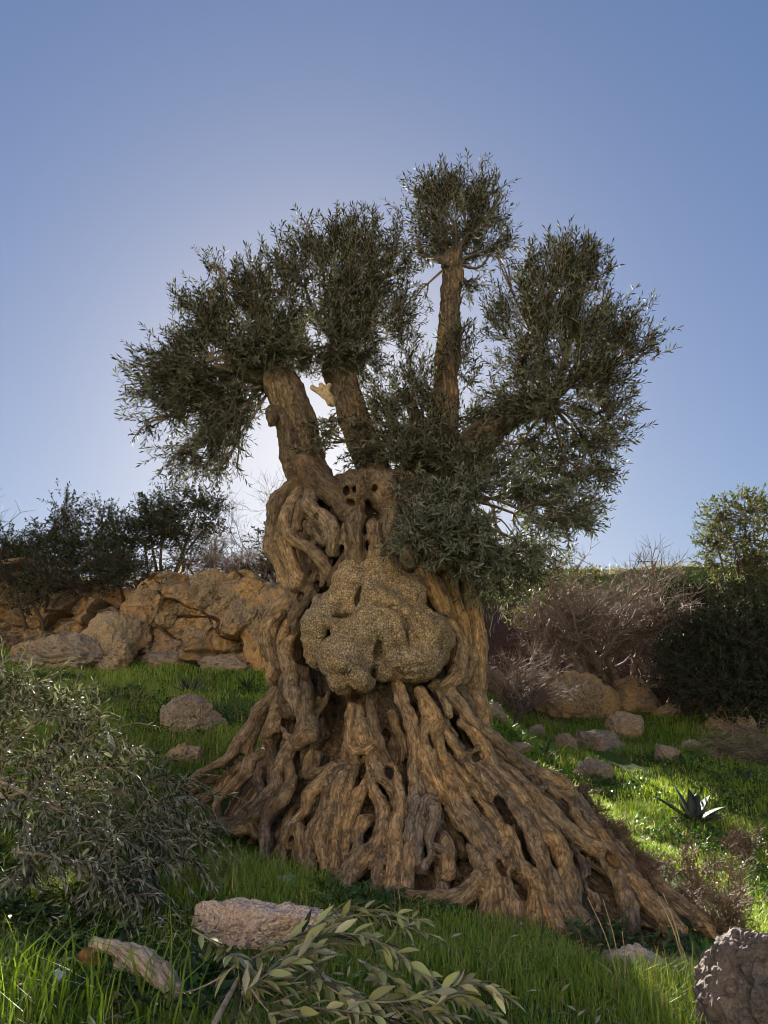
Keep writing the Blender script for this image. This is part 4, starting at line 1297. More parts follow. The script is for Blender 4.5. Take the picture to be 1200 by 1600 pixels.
# ------------------------------------------------------------------ shrubs and trees of the background
def bare_branches(root, height, spread, seed, levels=4, kids=5, r0=0.05, up=0.5, droop=0.0, stems=5, first=None):
    """leafless branching; returns tube paths"""
    g = np.random.default_rng(seed)
    paths, radii, tips = [], [], []
    todo = []
    for i in range(stems):
        a = g.uniform(0, 2 * np.pi)
        d = norm(np.array([math.cos(a) * spread, math.sin(a) * spread, 1.0]) * g.uniform(.8, 1.2)) if first is None else norm(np.array(first[i % len(first)], float) + g.normal(0, .1, 3))
        todo.append((np.array(root) + g.normal(0, .03, 3), d, height * g.uniform(.4, .6), r0, 0))
    while todo:
        p, d, L, r, lv = todo.pop()
        n = 6 if lv < 2 else (4 if lv < 3 else (3 if lv < 4 else 2))
        P = [p]
        dd = d
        for k in range(n - 1):
            dd = norm(dd + g.normal(0, 0.20, 3) + np.array([0, 0, (up if lv < 2 else up * .5 - droop) * 0.25]))
            P.append(P[-1] + dd * L / (n - 1))
        P = np.array(P)
        paths.append(P); radii.append(np.linspace(r, r * (0.55 if lv < levels else 0.4), n))
        if lv >= levels:
            tips.append((P[-1], dd)); continue
        for k in range(kids):
            t = g.uniform(0.3, 1.0)
            i = min(n - 1, int(t * (n - 1) + .5))
            q = P[i]
            nd = norm(dd * 0.8 + g.normal(0, 0.55, 3))
            todo.append((q, nd, L * g.uniform(0.5, 0.78), max(r * 0.5, 0.003), lv + 1))
    return paths, radii, tips


def bare_plant(name, label, cat, base, mat, group=None, **kw):
    base = np.array(base)
    paths, radii, tips = bare_branches((0, 0, 0), **kw)
    t = thing(name, label, cat, base, group)
    k = len([1 for r in radii if r[0] > 0.03])
    big = [(p, r) for p, r in zip(paths, radii) if r[0] > 0.03]
    small = [(p, r) for p, r in zip(paths, radii) if r[0] <= 0.03]
    if big:
        v, f = tubes([b[0] for b in big], [b[1] for b in big], 6)
        obj("trunk", mesh_from("trunk", v, f), mat, t)
    v, f = tubes([b[0] for b in small], [b[1] for b in small], 3)
    o = obj("twigs", mesh_from("twigs", v, f), mat, t)
    o["kind"] = "stuff"
    return t


M_DEADTW = plain_material("dead_grey_twigs", [(0.3, (0.10, 0.072, 0.052)), (0.7, (0.24, 0.18, 0.14))], scale=8, bump=0)
M_REDTW = plain_material("reddish_brown_twigs", [(0.3, (0.105, 0.072, 0.052)), (0.7, (0.23, 0.168, 0.128))], scale=4, bump=0)
M_DARKTW = plain_material("dark_branches", [(0.3, (0.035, 0.026, 0.02)), (0.7, (0.09, 0.068, 0.05))], scale=6, bump=0)
M_EVER = leaf_material("evergreen_leaf", (0.020, 0.030, 0.012), (0.034, 0.044, 0.020), rough=0.7, trans=0.06, spec=.08, vary=.5)
M_EVER2 = leaf_material("small_dark_leaf", (0.019, 0.026, 0.014), (0.032, 0.040, 0.022), rough=0.7, trans=0.05, spec=.08, vary=.5)
M_OAK = leaf_material("sparse_olive_brown_leaf", (0.085, 0.095, 0.035), (0.13, 0.13, 0.06), rough=0.65, trans=0.2, spec=.1, vary=.5)


def leafy(name, label, cat, base, clusters, mat, seed, group=None, leafL=.075, leafW=.034, npair=4, twL=(.16, .34), up=.35, stemr=.045, gap=-.35):
    """a leafy shrub or tree: clusters (px, py, rx, ry, Y, shoots) hung on branches from its base"""
    g = np.random.default_rng(seed)
    base = np.array(base, float)
    t = thing(name, label, cat, base, group)
    Vs, Fs, Rs, tp, tr = [], [], [], [], []
    off = 0
    cs = []
    for i, (px, py, rx, ry, Y, ns) in enumerate(clusters):
        c = at(px, py, Y); s = mpp(px, py, Y)
        cs.append(c)
        rad = np.array([rx * s, (rx + ry) * .5 * s, ry * s])
        v = norm(g.normal(size=(ns, 3)))
        pos = c + v * (g.random(ns) ** (1 / 2.4))[:, None] * rad
        k = vnoise(pos * 2.3 + seed, 4) > gap
        k[:3] = True
        pos, v = pos[k], v[k]
        d = norm(v * .7 + np.array([0, 0, up]) + g.normal(0, .4, pos.shape))
        L = g.uniform(*twL, len(pos))
        V, F, R, paths = sprigs(pos, d, L, npair, leafL, leafW, seed=seed * 50 + i, spread=.95)
        Vs.append(V); Fs.append(F + off); Rs.append(R); off += len(V)
        for q in range(len(pos)):
            tp.append(paths[q]); tr.append(np.linspace(.006, .003, 3))
            if q % 3 == 0:
                tp.append(catmull([c + (pos[q] - c) * .15, (c + pos[q]) / 2 + g.normal(0, .05, 3), pos[q]], 5)); tr.append(np.linspace(.014, .006, 5))
    o = obj("crown", mesh_from("crown", np.vstack(Vs) - base, np.vstack(Fs), smooth=False, attrs={"rnd": np.concatenate(Rs)}), mat, t)
    o["kind"] = "stuff"
    v, f = tubes(tp, tr, 3)
    b = obj("branches", mesh_from("branches", v - base, f), M_DARKTW, t)
    b["kind"] = "stuff"
    sp, sr = [], []
    for c in cs:
        m_ = base * .45 + c * .55 + g.normal(0, .12, 3) + np.array([0, 0, -.05])
        sp.append(catmull([base, m_, c], 8)); sr.append(np.linspace(stemr, stemr * .35, 8))
    v, f = tubes(sp, sr, 6)
    obj("trunk", mesh_from("trunk", v - base, f), M_DARKTW, t)
    return t


def gnd(px, Y, dz=0.0):
    x = at(px, 900, Y)[0]
    return (x, Y, float(H(x, Y)) + dz - .04)


# left ridge above the cliff
leafy("evergreen_shrub", "dark shrub with a tall ragged leafy shoot above the left cliff", "shrub", gnd(95, 14.6), [(100, 800, 26, 26, 14.6, 121), (80, 835, 38, 30, 14.6, 202), (115, 850, 46, 36, 14.5, 270), (90, 885, 46, 26, 14.4, 202)], M_EVER, 101)
leafy("evergreen_shrub", "low dark shrub at the far end of the left cliff top", "shrub", gnd(15, 14.8), [(12, 860, 30, 26, 14.8, 148), (40, 868, 34, 26, 14.6, 175), (5, 890, 40, 26, 14.6, 175), (55, 895, 36, 20, 14.4, 121)], M_EVER, 102)
leafy("evergreen_shrub", "dark leafy shrub between the ragged shrub and the grey twiggy bush", "shrub", gnd(175, 14.6), [(160, 820, 28, 30, 14.7, 135), (190, 845, 36, 32, 14.6, 216), (165, 875, 44, 30, 14.5, 229), (205, 880, 36, 28, 14.4, 148)], M_EVER, 103)
leafy("evergreen_shrub", "dense dark shrub rising behind the grey twiggy bush", "shrub", gnd(260, 15.0), [(235, 812, 30, 28, 15, 148), (265, 795, 40, 26, 15, 202), (310, 790, 36, 24, 15.2, 162), (270, 830, 50, 34, 14.9, 270), (330, 815, 34, 26, 15.2, 148), (225, 850, 34, 30, 14.8, 162)], M_EVER, 104)
leafy("evergreen_shrub", "dark shrub clump hanging over the cliff edge beside the trunk", "shrub", gnd(330, 14.4), [(330, 875, 40, 24, 14.2, 110), (370, 890, 34, 22, 14.2, 80), (290, 880, 30, 20, 14.2, 70)], M_EVER2, 105, leafL=.05, leafW=.02)
bare_plant("dead_bush", "grey leafless twiggy bush spilling over the ochre cliff", "bush", gnd(318, 13.7), M_DEADTW, height=1.5, spread=1.5, seed=111, levels=4, kids=4, r0=.022, up=.1, droop=.35, stems=11)
bare_plant("dead_bush", "pale drooping dead twigs on the cliff edge beside the trunk", "bush", gnd(375, 13.5), M_DEADTW, height=1.15, spread=1.6, seed=112, levels=3, kids=5, r0=.014, up=-.1, droop=.8, stems=9)
bare_plant("bare_sapling", "thin leafless sapling against the sun beside the trunk", "sapling", gnd(395, 15.5), M_DARKTW, height=2.3, spread=.6, seed=113, levels=4, kids=4, r0=.02, up=.5, stems=4)
bare_plant("bare_tree", "leafless grey tree reaching in above the left cliff", "tree", gnd(-75, 13.6), M_DARKTW, height=4.1, spread=.6, seed=114, levels=4, kids=4, r0=.07, up=.4, stems=4)
bare_plant("dead_bush", "brown dry brush trailing down the shaded cliff", "bush", gnd(40, 13.2), M_REDTW, height=1.0, spread=1.6, seed=115, levels=3, kids=5, r0=.014, up=-.1, droop=.7, stems=8)

leafy("overhanging_shrub", "dark shrub hanging down over the shaded end of the cliff", "shrub", gnd(70, 13.4), [(20, 905, 46, 26, 12.9, 130), (75, 905, 50, 30, 12.8, 170), (120, 915, 40, 24, 12.7, 110), (50, 940, 40, 16, 12.6, 60)], M_EVER2, 106, leafL=.06, leafW=.026)
leafy("overhanging_shrub", "dark greenery on the cliff edge above the large boulder", "shrub", gnd(200, 13.4), [(185, 895, 44, 22, 12.9, 120), (235, 900, 40, 24, 12.8, 110), (150, 885, 40, 22, 13.0, 90)], M_EVER2, 107, leafL=.06, leafW=.026)
leafy("evergreen_shrub", "added dark shrub behind the trunk at the cliff top, blocking sun from the cut heap", "shrub", gnd(455, 14.0), [(432, 848, 30, 36, 13.8, 260), (470, 805, 26, 30, 14.0, 120), (420, 890, 36, 22, 13.7, 160), (500, 840, 34, 40, 14.0, 160)], M_EVER, 108)  # added shrub that keeps sun off the heap of cut branches
bare_plant("dead_bush", "tangle of grey-brown dead twigs over the cliff top", "bush", gnd(265, 13.1), M_DEADTW, height=1.3, spread=1.7, seed=116, levels=4, kids=4, r0=.018, up=-.05, droop=.6, stems=9)

leafy("evergreen_shrub", "added dark shrub hidden directly behind the trunk, shading the front grass", "shrub", gnd(680, 12.2), [(650, 920, 44, 40, 12.2, 170), (700, 925, 40, 40, 12.2, 170), (610, 900, 44, 40, 12.2, 150), (660, 975, 60, 30, 12.1, 150)], M_EVER, 109)  # unseen shrub put here to shade the grass right of the roots

# right slope
bare_plant("bare_tree", "leafless reddish-brown tree with dark short trunk on the right slope", "tree", hit(968, 1092) - np.array([0, 0, .05]), M_REDTW, height=3.4, spread=1.0, seed=121, levels=4, kids=5, r0=.085, up=.35, stems=7,
           first=[(-1.1, 0, .9), (-.5, .3, 1.1), (.1, 0, 1.1), (.5, -.2, 1), (-1.3, -.2, .55), (.9, .2, .8), (-.2, .5, 1.2)])
bare_plant("bare_tree", "far leafless bush on the ridge behind the reddish tree", "tree", gnd(1000, 20.0), M_DEADTW, height=2.4, spread=.9, seed=122, levels=4, kids=4, r0=.05, up=.4, stems=6)
bare_plant("dead_bush", "tangled brown twigs on the bank beside the trunk", "bush", gnd(790, 13.2), M_REDTW, height=1.7, spread=1.4, seed=123, levels=4, kids=4, r0=.022, up=.25, droop=.1, stems=7)
bare_plant("dead_bush", "brown leafless scrub on the red bank beside the dark shrub", "bush", gnd(1040, 15.2), M_REDTW, height=1.6, spread=1.5, seed=124, levels=4, kids=4, r0=.02, up=.1, droop=.2, stems=7)
bare_plant("dead_bush", "low brown scrub high on the slope behind the lowest olive foliage", "bush", gnd(850, 16.5), M_REDTW, height=2.0, spread=1.3, seed=125, levels=4, kids=4, r0=.03, up=.3, stems=7)
leafy("evergreen_shrub", "big dark evergreen shrub with drooping fine foliage", "shrub", gnd(1150, 13.4), [(1090, 1010, 50, 46, 13.4, 300), (1150, 1010, 60, 60, 13.2, 420), (1120, 1070, 64, 40, 13.0, 340), (1190, 1070, 44, 50, 13.1, 260), (1060, 1040, 38, 34, 13.3, 170), (1190, 980, 44, 44, 13.4, 240), (1150, 1110, 44, 20, 13.0, 120)], M_EVER2, 131, leafL=.072, leafW=.03, npair=7, gap=-.9)
leafy("evergreen_shrub", "dark green shrub between the leafless tree and the tall sparse tree", "shrub", gnd(1075, 15.5), [(1065, 945, 34, 30, 15.5, 170), (1100, 930, 36, 24, 15.6, 170), (1050, 975, 34, 26, 15.4, 140), (1110, 965, 36, 30, 15.4, 160), (1035, 960, 20, 20, 15.4, 60)], M_EVER, 132)
leafy("sparse_tree", "tall tree with sparse olive-brown leaves above the dark shrub", "tree", gnd(1140, 15.0), [(1130, 810, 30, 26, 15.0, 135), (1165, 800, 32, 28, 15.1, 150), (1120, 850, 28, 24, 14.9, 105), (1165, 845, 38, 32, 15.0, 180), (1150, 880, 46, 28, 15.0, 165), (1195, 825, 28, 36, 15.2, 135), (1115, 880, 24, 16, 15.0, 54), (1190, 890, 42, 30, 15.0, 165), (1150, 910, 44, 22, 15.0, 135)], M_OAK, 133, leafL=.10, leafW=.045, npair=3, gap=-.3)
leafy("evergreen_shrub", "shrub in shade at the foot of the tall sparse tree", "shrub", gnd(1180, 14.6), [(1160, 940, 40, 28, 14.6, 170), (1195, 930, 34, 30, 14.6, 140), (1130, 945, 26, 22, 14.5, 100)], M_EVER, 134)
leafy("evergreen_shrub", "far green shrub on the skyline beside the olive", "shrub", gnd(905, 21), [(900, 905, 26, 12, 21, 60), (930, 905, 22, 12, 21, 50), (870, 920, 26, 14, 20.5, 50)], M_OAK, 135, leafL=.11, leafW=.05)
leafy("evergreen_shrub", "green shrub on the slope behind the reddish twigs", "shrub", gnd(850, 17.5), [(850, 955, 26, 14, 17.5, 60), (825, 965, 22, 12, 17.3, 50)], M_OAK, 136, leafL=.09, leafW=.04)

# dry brush heap on the right
def brush_heap(px, py, w, h, label, seed, n=420):
    g = np.random.default_rng(seed)
    c = hit(px, py); s = mpp(px, py, c[1])
    t = thing("brush_heap", label, "brush heap", c)
    P, R = [], []
    for i in range(n):
        a = g.uniform(0, 2 * np.pi); rr = math.sqrt(g.random())
        x, y = math.cos(a) * rr * w * s / 2, math.sin(a) * rr * w * s / 3
        z = h * s * (1 - rr ** 2) * g.random() ** .5 * 1.0
        d = norm(np.array([g.normal(0, 1), g.normal(0, .6), g.normal(0, .30)]))
        L = g.uniform(.15, .5)
        p0 = np.array([x, y, z]); m_ = p0 + d * L / 2 + np.array([0, 0, g.uniform(.0, .09)]); p1 = p0 + d * L
        P.append(catmull([p0, m_, p1], 5)); R.append(np.linspace(g.uniform(.003, .008), .002, 5))
    v, f = tubes(P, R, 3)
    v[:, 2] = np.maximum(v[:, 2], -.03)
    o = obj("twigs", mesh_from("twigs", v, f), M_DEADTW, t)
    o["kind"] = "stuff"
    ROCKS.append((c[0], c[1], w * s / 2 * .8, w * s / 3 * .8))


brush_heap(1165, 1190, 130, 60, "heap of dry grey-brown brushwood below the dark shrub", 141)

# agave-like rosettes and bulb plants: every leaf a part
M_AGAVE = leaf_material("blue_green_succulent_leaf", (0.028, 0.048, 0.038), (0.032, 0.052, 0.042), rough=.55, trans=.03, spec=.3, vary=.2)
M_SQUILL = leaf_material("bright_green_strap_leaf", (0.075, 0.15, 0.025), (0.085, 0.16, 0.03), rough=.35, trans=.4, spec=.4, vary=.2)
M_DKTUFT = leaf_material("dark_green_strap_leaf", (0.030, 0.055, 0.022), (0.04, 0.065, 0.03), rough=.4, trans=.15, spec=.4, vary=.3)


def strap_mesh(L, W, bend, fold=.25, n=7, lift=0.9, curl=0.0):
    """a thick pointed leaf from the origin, rising along +X/+Z and bending over"""
    u = np.linspace(0, 1, n)
    ang = lift - bend * u
    x = np.concatenate([[0], np.cumsum(np.cos(ang[:-1]) * L / (n - 1))]); z = np.concatenate([[0], np.cumsum(np.sin(ang[:-1]) * L / (n - 1))])
    w = W * np.sin(np.pi * np.clip(u * .80 + .2, 0, 1)) ** .8
    w[-1] = W * .02
    V = []
    for i in range(n):
        sx, sz = -math.sin(ang[i]), math.cos(ang[i])
        for y, k in ((-w[i] / 2, fold * w[i]), (0, 0), (w[i] / 2, fold * w[i])):
            V.append((x[i] + sx * k, y + curl * u[i] ** 2, z[i] + sz * k))
        V.append((x[i] - sx * W * .10 * (1 - u[i]), curl * u[i] ** 2, z[i] - sz * W * .10 * (1 - u[i])))
    V = np.array(V)
    F = []
    for i in range(n - 1):
        a, b = i * 4, i * 4 + 4
        F += [(a, a + 1, b + 1, b), (a + 1, a + 2, b + 2, b + 1), (a + 2, a + 3, b + 3, b + 2), (a + 3, a, b, b + 3)]
    return V, np.array(F)


def rosette(name, label, cat, px, py, mat, leaves, scale, seed, group=None):
    g = np.random.default_rng(seed)
    c = hit(px, py)
    t = thing(name, label, cat, c - np.array([0, 0, .02]), group)
    for (az, L, W, lift, bend) in leaves:
        V, F = strap_mesh(L * scale, W * scale, bend, lift=lift, curl=g.normal(0, .05) * scale)
        me = mesh_from("leaf", V, F, attrs={"rnd": np.full(len(V), g.random())})
        o = obj("leaf", me, mat, t)
        o.rotation_euler = (g.normal(0, .06), 0, az)
        o.location = (math.cos(az) * .03 * scale, math.sin(az) * .03 * scale, 0)
    return t


R_ = math.radians
rosette("agave_plant", "blue-green agave rosette with curling pointed leaves in the grass", "agave", 1085, 1285, M_AGAVE,
        [(R_(170), .62, .174, .75, .3), (R_(150), .55, .160, 1.25, .1), (R_(200), .42, .145, .35, .2), (R_(110), .50, .145, 1.35, .2), (R_(60), .46, .160, 1.2, .2), (R_(20), .50, .174, .95, .25), (R_(-10), .48, .174, .6, .2), (R_(-40), .40, .174, .5, .3), (R_(-90), .34, .174, .75, .5), (R_(-130), .36, .174, .6, .3), (R_(80), .40, .145, 1.45, -.3), (R_(5), .46, .145, .25, .1), (R_(40), .44, .160, 1.3, .1), (R_(-60), .30, .145, 1.0, .3), (R_(185), .34, .145, 1.0, -.1)], .72, 151)
rosette("squill_plant", "bright green upright strap-leaved bulb plant in the sunlit grass", "bulb plant", 1078, 1212, M_SQUILL,
        [(R_(a), g_, .085, l_, .15) for a, g_, l_ in [(175, .34, 1.1), (150, .42, 1.35), (120, .44, 1.45), (90, .40, 1.5), (60, .44, 1.4), (30, .42, 1.3), (5, .40, 1.1), (-40, .34, 1.2), (-90, .32, 1.3), (-140, .34, 1.2), (195, .26, .7), (-5, .28, .7)]], .62, 152)


def tuft(px, py, scale, seed, label, mat=None, n=16, group=None):
    g = np.random.default_rng(seed)
    rosette("strap_leaf_tuft", label, "plant", px, py, mat or M_DKTUFT, [(g.uniform(0, 6.28), g.uniform(.25, .45), g.uniform(.025, .045), g.uniform(.5, 1.4), g.uniform(.2, .9)) for i in range(n)], scale, seed, group)


tuft(298, 1085, .9, 161, "dark strap-leaved tuft in the grass above the grey stone", n=22)
tuft(262, 1130, .8, 162, "dark leafy tuft growing before the grey weathered stone", n=16)
tuft(385, 1078, .8, 163, "dark strap-leaved tuft near the left edge of the trunk", n=14)
tuft(850, 1185, .8, 164, "dark tuft of strap leaves among stones beyond the right roots", n=18)
tuft(1168, 1225, .8, 165, "grey-green upright tuft at the end of the sunlit strip", M_AGAVE, n=10)
tuft(800, 1140, .7, 167, "small dark tuft between the pale stone and the split boulder", n=12)

# dead weeds and dry stalks on the right of the roots
M_WEED = plain_material("dry_brown_weed", [(0.3, (0.075, 0.050, 0.032)), (0.7, (0.20, 0.14, 0.09))], scale=30, bump=0)
M_STRAW = plain_material("dry_straw", [(0.3, (0.30, 0.22, 0.10)), (0.7, (0.52, 0.42, 0.22))], scale=30, bump=0)
for i, (px, py, hgt, lab, sd) in enumerate([(1110, 1440, .50, "tall brown withered weed beside the right roots", 171), (1140, 1480, .40, "withered brown weed behind the dark boulder", 172), (1070, 1450, .28, "low brown weed on the last root", 173),
                                            (1150, 1350, .34, "thin brown weed in the grass below the agave", 174)]):
    bare_plant("dead_weed", lab, "weed", hit(px, py) - np.array([0, 0, .02]), M_WEED, height=hgt, spread=.5, seed=sd, levels=3, kids=5, r0=.005, up=.5, stems=6)
for i, (px, py, sc_, sd) in enumerate([(920, 1262, .16, 181), (945, 1300, .16, 182), (968, 1330, .18, 183), (1000, 1370, .18, 184), (905, 1240, .12, 185), (1030, 1400, .18, 186)]):
    p = on_core(px, py)
    b = np.array([p[0], p[1] + .12, max(p[2] - .10, float(H(p[0], p[1] + .12)))])
    bare_plant("dry_thyme_bush", "low brown cushion bush growing along the right root ridge", "bush", b, M_WEED, group="cushion bushes along the root", height=sc_ * 1.6, spread=.9, seed=sd, levels=3, kids=5, r0=.004, up=.3, stems=9)


def stalks(name, label, px, py, tops, group=None, r=.004, Y=None):
    c = hit(px, py) if Y is None else np.array([at(px, py, Y)[0], Y, float(H(at(px, py, Y)[0], Y))])
    t = thing(name, label, "dry stalks", c)
    for (tx, ty, dy) in tops:
        e = at(tx, ty, c[1] + dy) - c
        m_ = e * .5 + np.array([.01, 0, .02])
        v, f = tubes([catmull([np.array([0, 0, -.03]), m_, e], 8)], [np.linspace(r, r * .45, 8)], 5)
        obj("stalk", mesh_from("stalk", v, f), M_STRAW, t)


stalks("dry_stalks", "straw-coloured stalks leaning in front of the right roots", 975, 1560, [(918, 1402, .15), (942, 1405, .2), (972, 1455, .1), (930, 1500, -.1)], r=.0032)
stalks("dry_stalks", "pair of tall dry stalks before the last root", 1075, 1530, [(1028, 1400, .2), (1036, 1395, .25), (1060, 1470, .1)], r=.0045)
stalks("dry_stalks", "dry stalk standing at the curved root", 622, 1450, [(622, 1388, .05), (612, 1420, 0)], r=.0025)
stalks("dry_stalks", "single bent straw in the front grass", 760, 1520, [(768, 1455, 0), (750, 1490, 0)], r=.0022)
stalks("dry_stalks", "long curved dry stem over the right weeds", 1045, 1440, [(1172, 1352, .3)], r=.004)

# ------------------------------------------------------------------ grass
def grass_material(name, stops, trans=0.35):
    m, n, l = mat_new(name)
    a = N(n, "ShaderNodeAttribute", attribute_name="rnd")
    r = ramp(n, stops)
    l.new(a.outputs["Fac"], r.inputs[0])
    p = N(n, "ShaderNodeBsdfPrincipled", Roughness=0.5)
    p.inputs["Specular IOR Level"].default_value = 0.3
    l.new(r.outputs[0], p.inputs["Base Color"])
    t = N(n, "ShaderNodeBsdfTranslucent")
    c = mixrgb(n, l, 1.0, r.outputs[0], (1.3, 1.25, 0.5), 'MULTIPLY')
    l.new(c, t.inputs[0])
    mx = N(n, "ShaderNodeMixShader"); mx.inputs[0].default_value = trans
    l.new(p.outputs[0], mx.inputs[1]); l.new(t.outputs[0], mx.inputs[2])
    o = N(n, "ShaderNodeOutputMaterial"); l.new(mx.outputs[0], o.inputs[0])
    return m


def blades(x, y, L, W, lean, rnd, g):
    n = len(x)
    z = H(x, y) - .01
    az = g.uniform(0, 2 * np.pi, n)
    d = np.stack([np.cos(az), np.sin(az), np.zeros(n)], -1)
    s = np.stack([-np.sin(az + g.normal(0, .7, n)), np.cos(az), np.zeros(n)], -1)
    b = np.stack([x, y, z], -1)
    up = np.array([0, 0, 1.0])
    m1 = b + (up * .55 + d * (lean * .22)[:, None]) * L[:, None]
    tp = b + (up * (1 - .35 * lean)[:, None] + d * (lean * .85)[:, None]) * L[:, None]
    w = (W / 2)[:, None]
    V = np.stack([b - s * w, b + s * w, m1 - s * w * .8, m1 + s * w * .8, tp], 1).reshape(-1, 3)
    i = np.arange(n)[:, None] * 5
    F = np.concatenate([i + np.array([0, 1, 3]), i + np.array([0, 3, 2]), i + np.array([2, 3, 4])], 0)
    return V, F, np.repeat(rnd, 5)


def field(n, y0, y1, g, xr=0.56, xm=0.5):
    y = np.sqrt(g.uniform(y0 ** 2, y1 ** 2, n))
    x = g.uniform(-1, 1, n) * (xr * y + xm)
    return x, y


def keep_off(x, y, g):
    k = np.ones(len(x), bool)
    z = H(x, y, False)
    k &= core_sdf(np.stack([x, y, np.maximum(z, -.1) + .02], -1)) > 0.02
    for (rx, ry, a, b) in ROCKS:
        k &= ((x - rx) / a) ** 2 + ((y - ry) / b) ** 2 > 1
    cl = (y > cliff_line(x) - .5) & (x < 0.3) & (y < cliff_line(x) + 1.2)
    k &= ~cl
    k &= g.random(len(x)) > soil_mask(x, y) * 1.02
    return k


def grass(name, label, n, y0, y1, L, W, seed, mat, lean=(.2, 1.0), clump=1.6, thr=-.5, dry=.05, Lvar=.55, extra=None, group=None):
    g = np.random.default_rng(seed)
    x, y = field(n, y0, y1, g)
    if extra is not None:
        k = extra(x, y, g); x, y = x[k], y[k]
    nz = fbm(np.stack([x * clump, y * clump, x * 0], -1), 3, seed)
    k = keep_off(x, y, g) & (nz > thr + g.normal(0, .15, len(x)))
    x, y, nz = x[k], y[k], nz[k]
    LL = g.uniform(*L, len(x)) * np.clip(1 + Lvar * nz, .35, 1.9)
    WW = g.uniform(*W, len(x))
    rnd = np.clip(.42 + .20 * fbm(np.stack([x * .8, y * .8, x * 0 + 3], -1), 2, seed + 1) + g.normal(0, .13, len(x)), 0, .86)
    dr = g.random(len(x)) < dry
    rnd[dr] = g.uniform(.90, 1.0, dr.sum())
    LL[dr] *= 1.25
    V, F, R = blades(x, y, LL, WW, g.uniform(*lean, len(x)), rnd, g)
    o = obj(name, mesh_from(name, V, F, smooth=False, attrs={"rnd": R}), mat)
    tag(o, label, "grass", kind="stuff")
    return o


G_STOPS = [(0.0, (0.060, 0.105, 0.014)), (0.35, (0.155, 0.265, 0.030)), (0.6, (0.25, 0.360, 0.055)), (0.86, (0.38, 0.43, 0.11)), (0.9, (0.26, 0.21, 0.10)), (1.0, (0.38, 0.31, 0.16))]
M_DRYG = grass_material("dry_grass", [(0, (0.16, 0.14, 0.06)), (0.5, (0.24, 0.20, 0.09)), (1.0, (0.40, 0.33, 0.17))], .25)
M_GRASS = grass_material("meadow_grass", G_STOPS)
grass("lush_grass", "lush short green grass in front of the roots", 86000, 2.2, 5.4, (.07, .15), (.003, .006), 201, M_GRASS, thr=-.7, dry=.06)
grass("meadow_grass", "green meadow grass round the olive", 92000, 5.4, 8.6, (.06, .13), (.005, .008), 202, M_GRASS, thr=-.6, dry=.07)
grass("hillside_grass", "green hillside grass below the cliff", 92000, 8.6, 14.5, (.07, .14), (.008, .013), 203, M_GRASS, thr=-.55, dry=.05)
grass("ridge_grass", "thin grass on the far slope", 16000, 14.5, 27, (.10, .22), (.015, .03), 204, M_DRYG, thr=.1, dry=.3)
_g = np.random.default_rng(5)


def dry_zone(x, y, g):
    a = np.exp(-(((x + 2.2) / 1.0) ** 2 + ((y - 8.2) / 1.5) ** 2)) + .8 * np.exp(-(((x + 4.5) / 1.2) ** 2 + ((y - 9.5) / 1.5) ** 2)) + .7 * np.exp(-(((x - 2.9) / .35) ** 2 + ((y - 6.6) / .5) ** 2)) + .8 * np.exp(-(((x - 3.3) / .4) ** 2 + ((y - 6.0) / .4) ** 2)) + .06
    return g.random(len(x)) < a * .5


grass("dry_grass", "tall straw-coloured dry grass stems on the slope", 16000, 5.6, 12.5, (.16, .38), (.003, .005), 205, M_DRYG, lean=(.1, .7), thr=-.6, dry=.0, extra=dry_zone)
M_SUNTINT = grass_material("sun_tinted_blades", [(0, (0.10, 0.18, 0.02)), (0.5, (0.16, 0.26, 0.03)), (1.0, (0.24, 0.34, 0.05))], .45)  # lighter blade colour standing in for sunlight on this corner
grass("sun_tinted_grass", "broad yellow-green grass blades beside the cut log, sunlight put into their colour", 5200, 2.2, 3.5, (.12, .28), (.005, .010), 206, M_SUNTINT, lean=(.2, .9), thr=-.2, dry=0, extra=lambda x, y, g: g.random(len(x)) < np.exp(-(((x + 1.15) / .38) ** 2 + ((y - 2.75) / .28) ** 2)))
M_HERB = leaf_material("broad_weed_leaf", (0.050, 0.095, 0.025), (0.06, 0.10, 0.035), rough=.45, trans=.25, vary=.4)


def herbs(n, y0, y1, seed, label):
    """small broad-leaved weeds between the grass: nobody could count them"""
    g = np.random.default_rng(seed)
    x, y = field(n, y0, y1, g)
    nz = fbm(np.stack([x * 1.3, y * 1.3, x * 0], -1), 2, seed)
    k = keep_off(x, y, g) & (nz > 0.05)
    x, y = x[k], y[k]
    m = 7
    b = np.repeat(np.stack([x, y, H(x, y) + .01], -1), m, 0)
    az = g.uniform(0, 6.28, len(b)); el = g.uniform(.1, 1.0, len(b))
    d = np.stack([np.cos(az) * np.cos(el), np.sin(az) * np.cos(el), np.sin(el)], -1)
    st = b + d * g.uniform(.01, .05, (len(b), 1)) + np.array([0, 0, 1]) * g.uniform(0.0, .05, (len(b), 1))
    L = g.uniform(.03, .065, len(b))
    V, F = leaf_quads(st, d, np.tile([0, 0, 1.0], (len(b), 1)) + g.normal(0, .2, (len(b), 3)), L, L * .6, .15, .2)
    o = obj("broadleaf_weeds", mesh_from("broadleaf_weeds", V, F, smooth=False, attrs={"rnd": np.repeat(g.random(len(b)), 4)}), M_HERB)
    tag(o, label, "weeds", kind="stuff")


herbs(5000, 2.2, 5.6, 211, "low broad-leaved weeds in the front grass")
herbs(5000, 5.6, 11, 212, "low broad-leaved weeds on the slope")
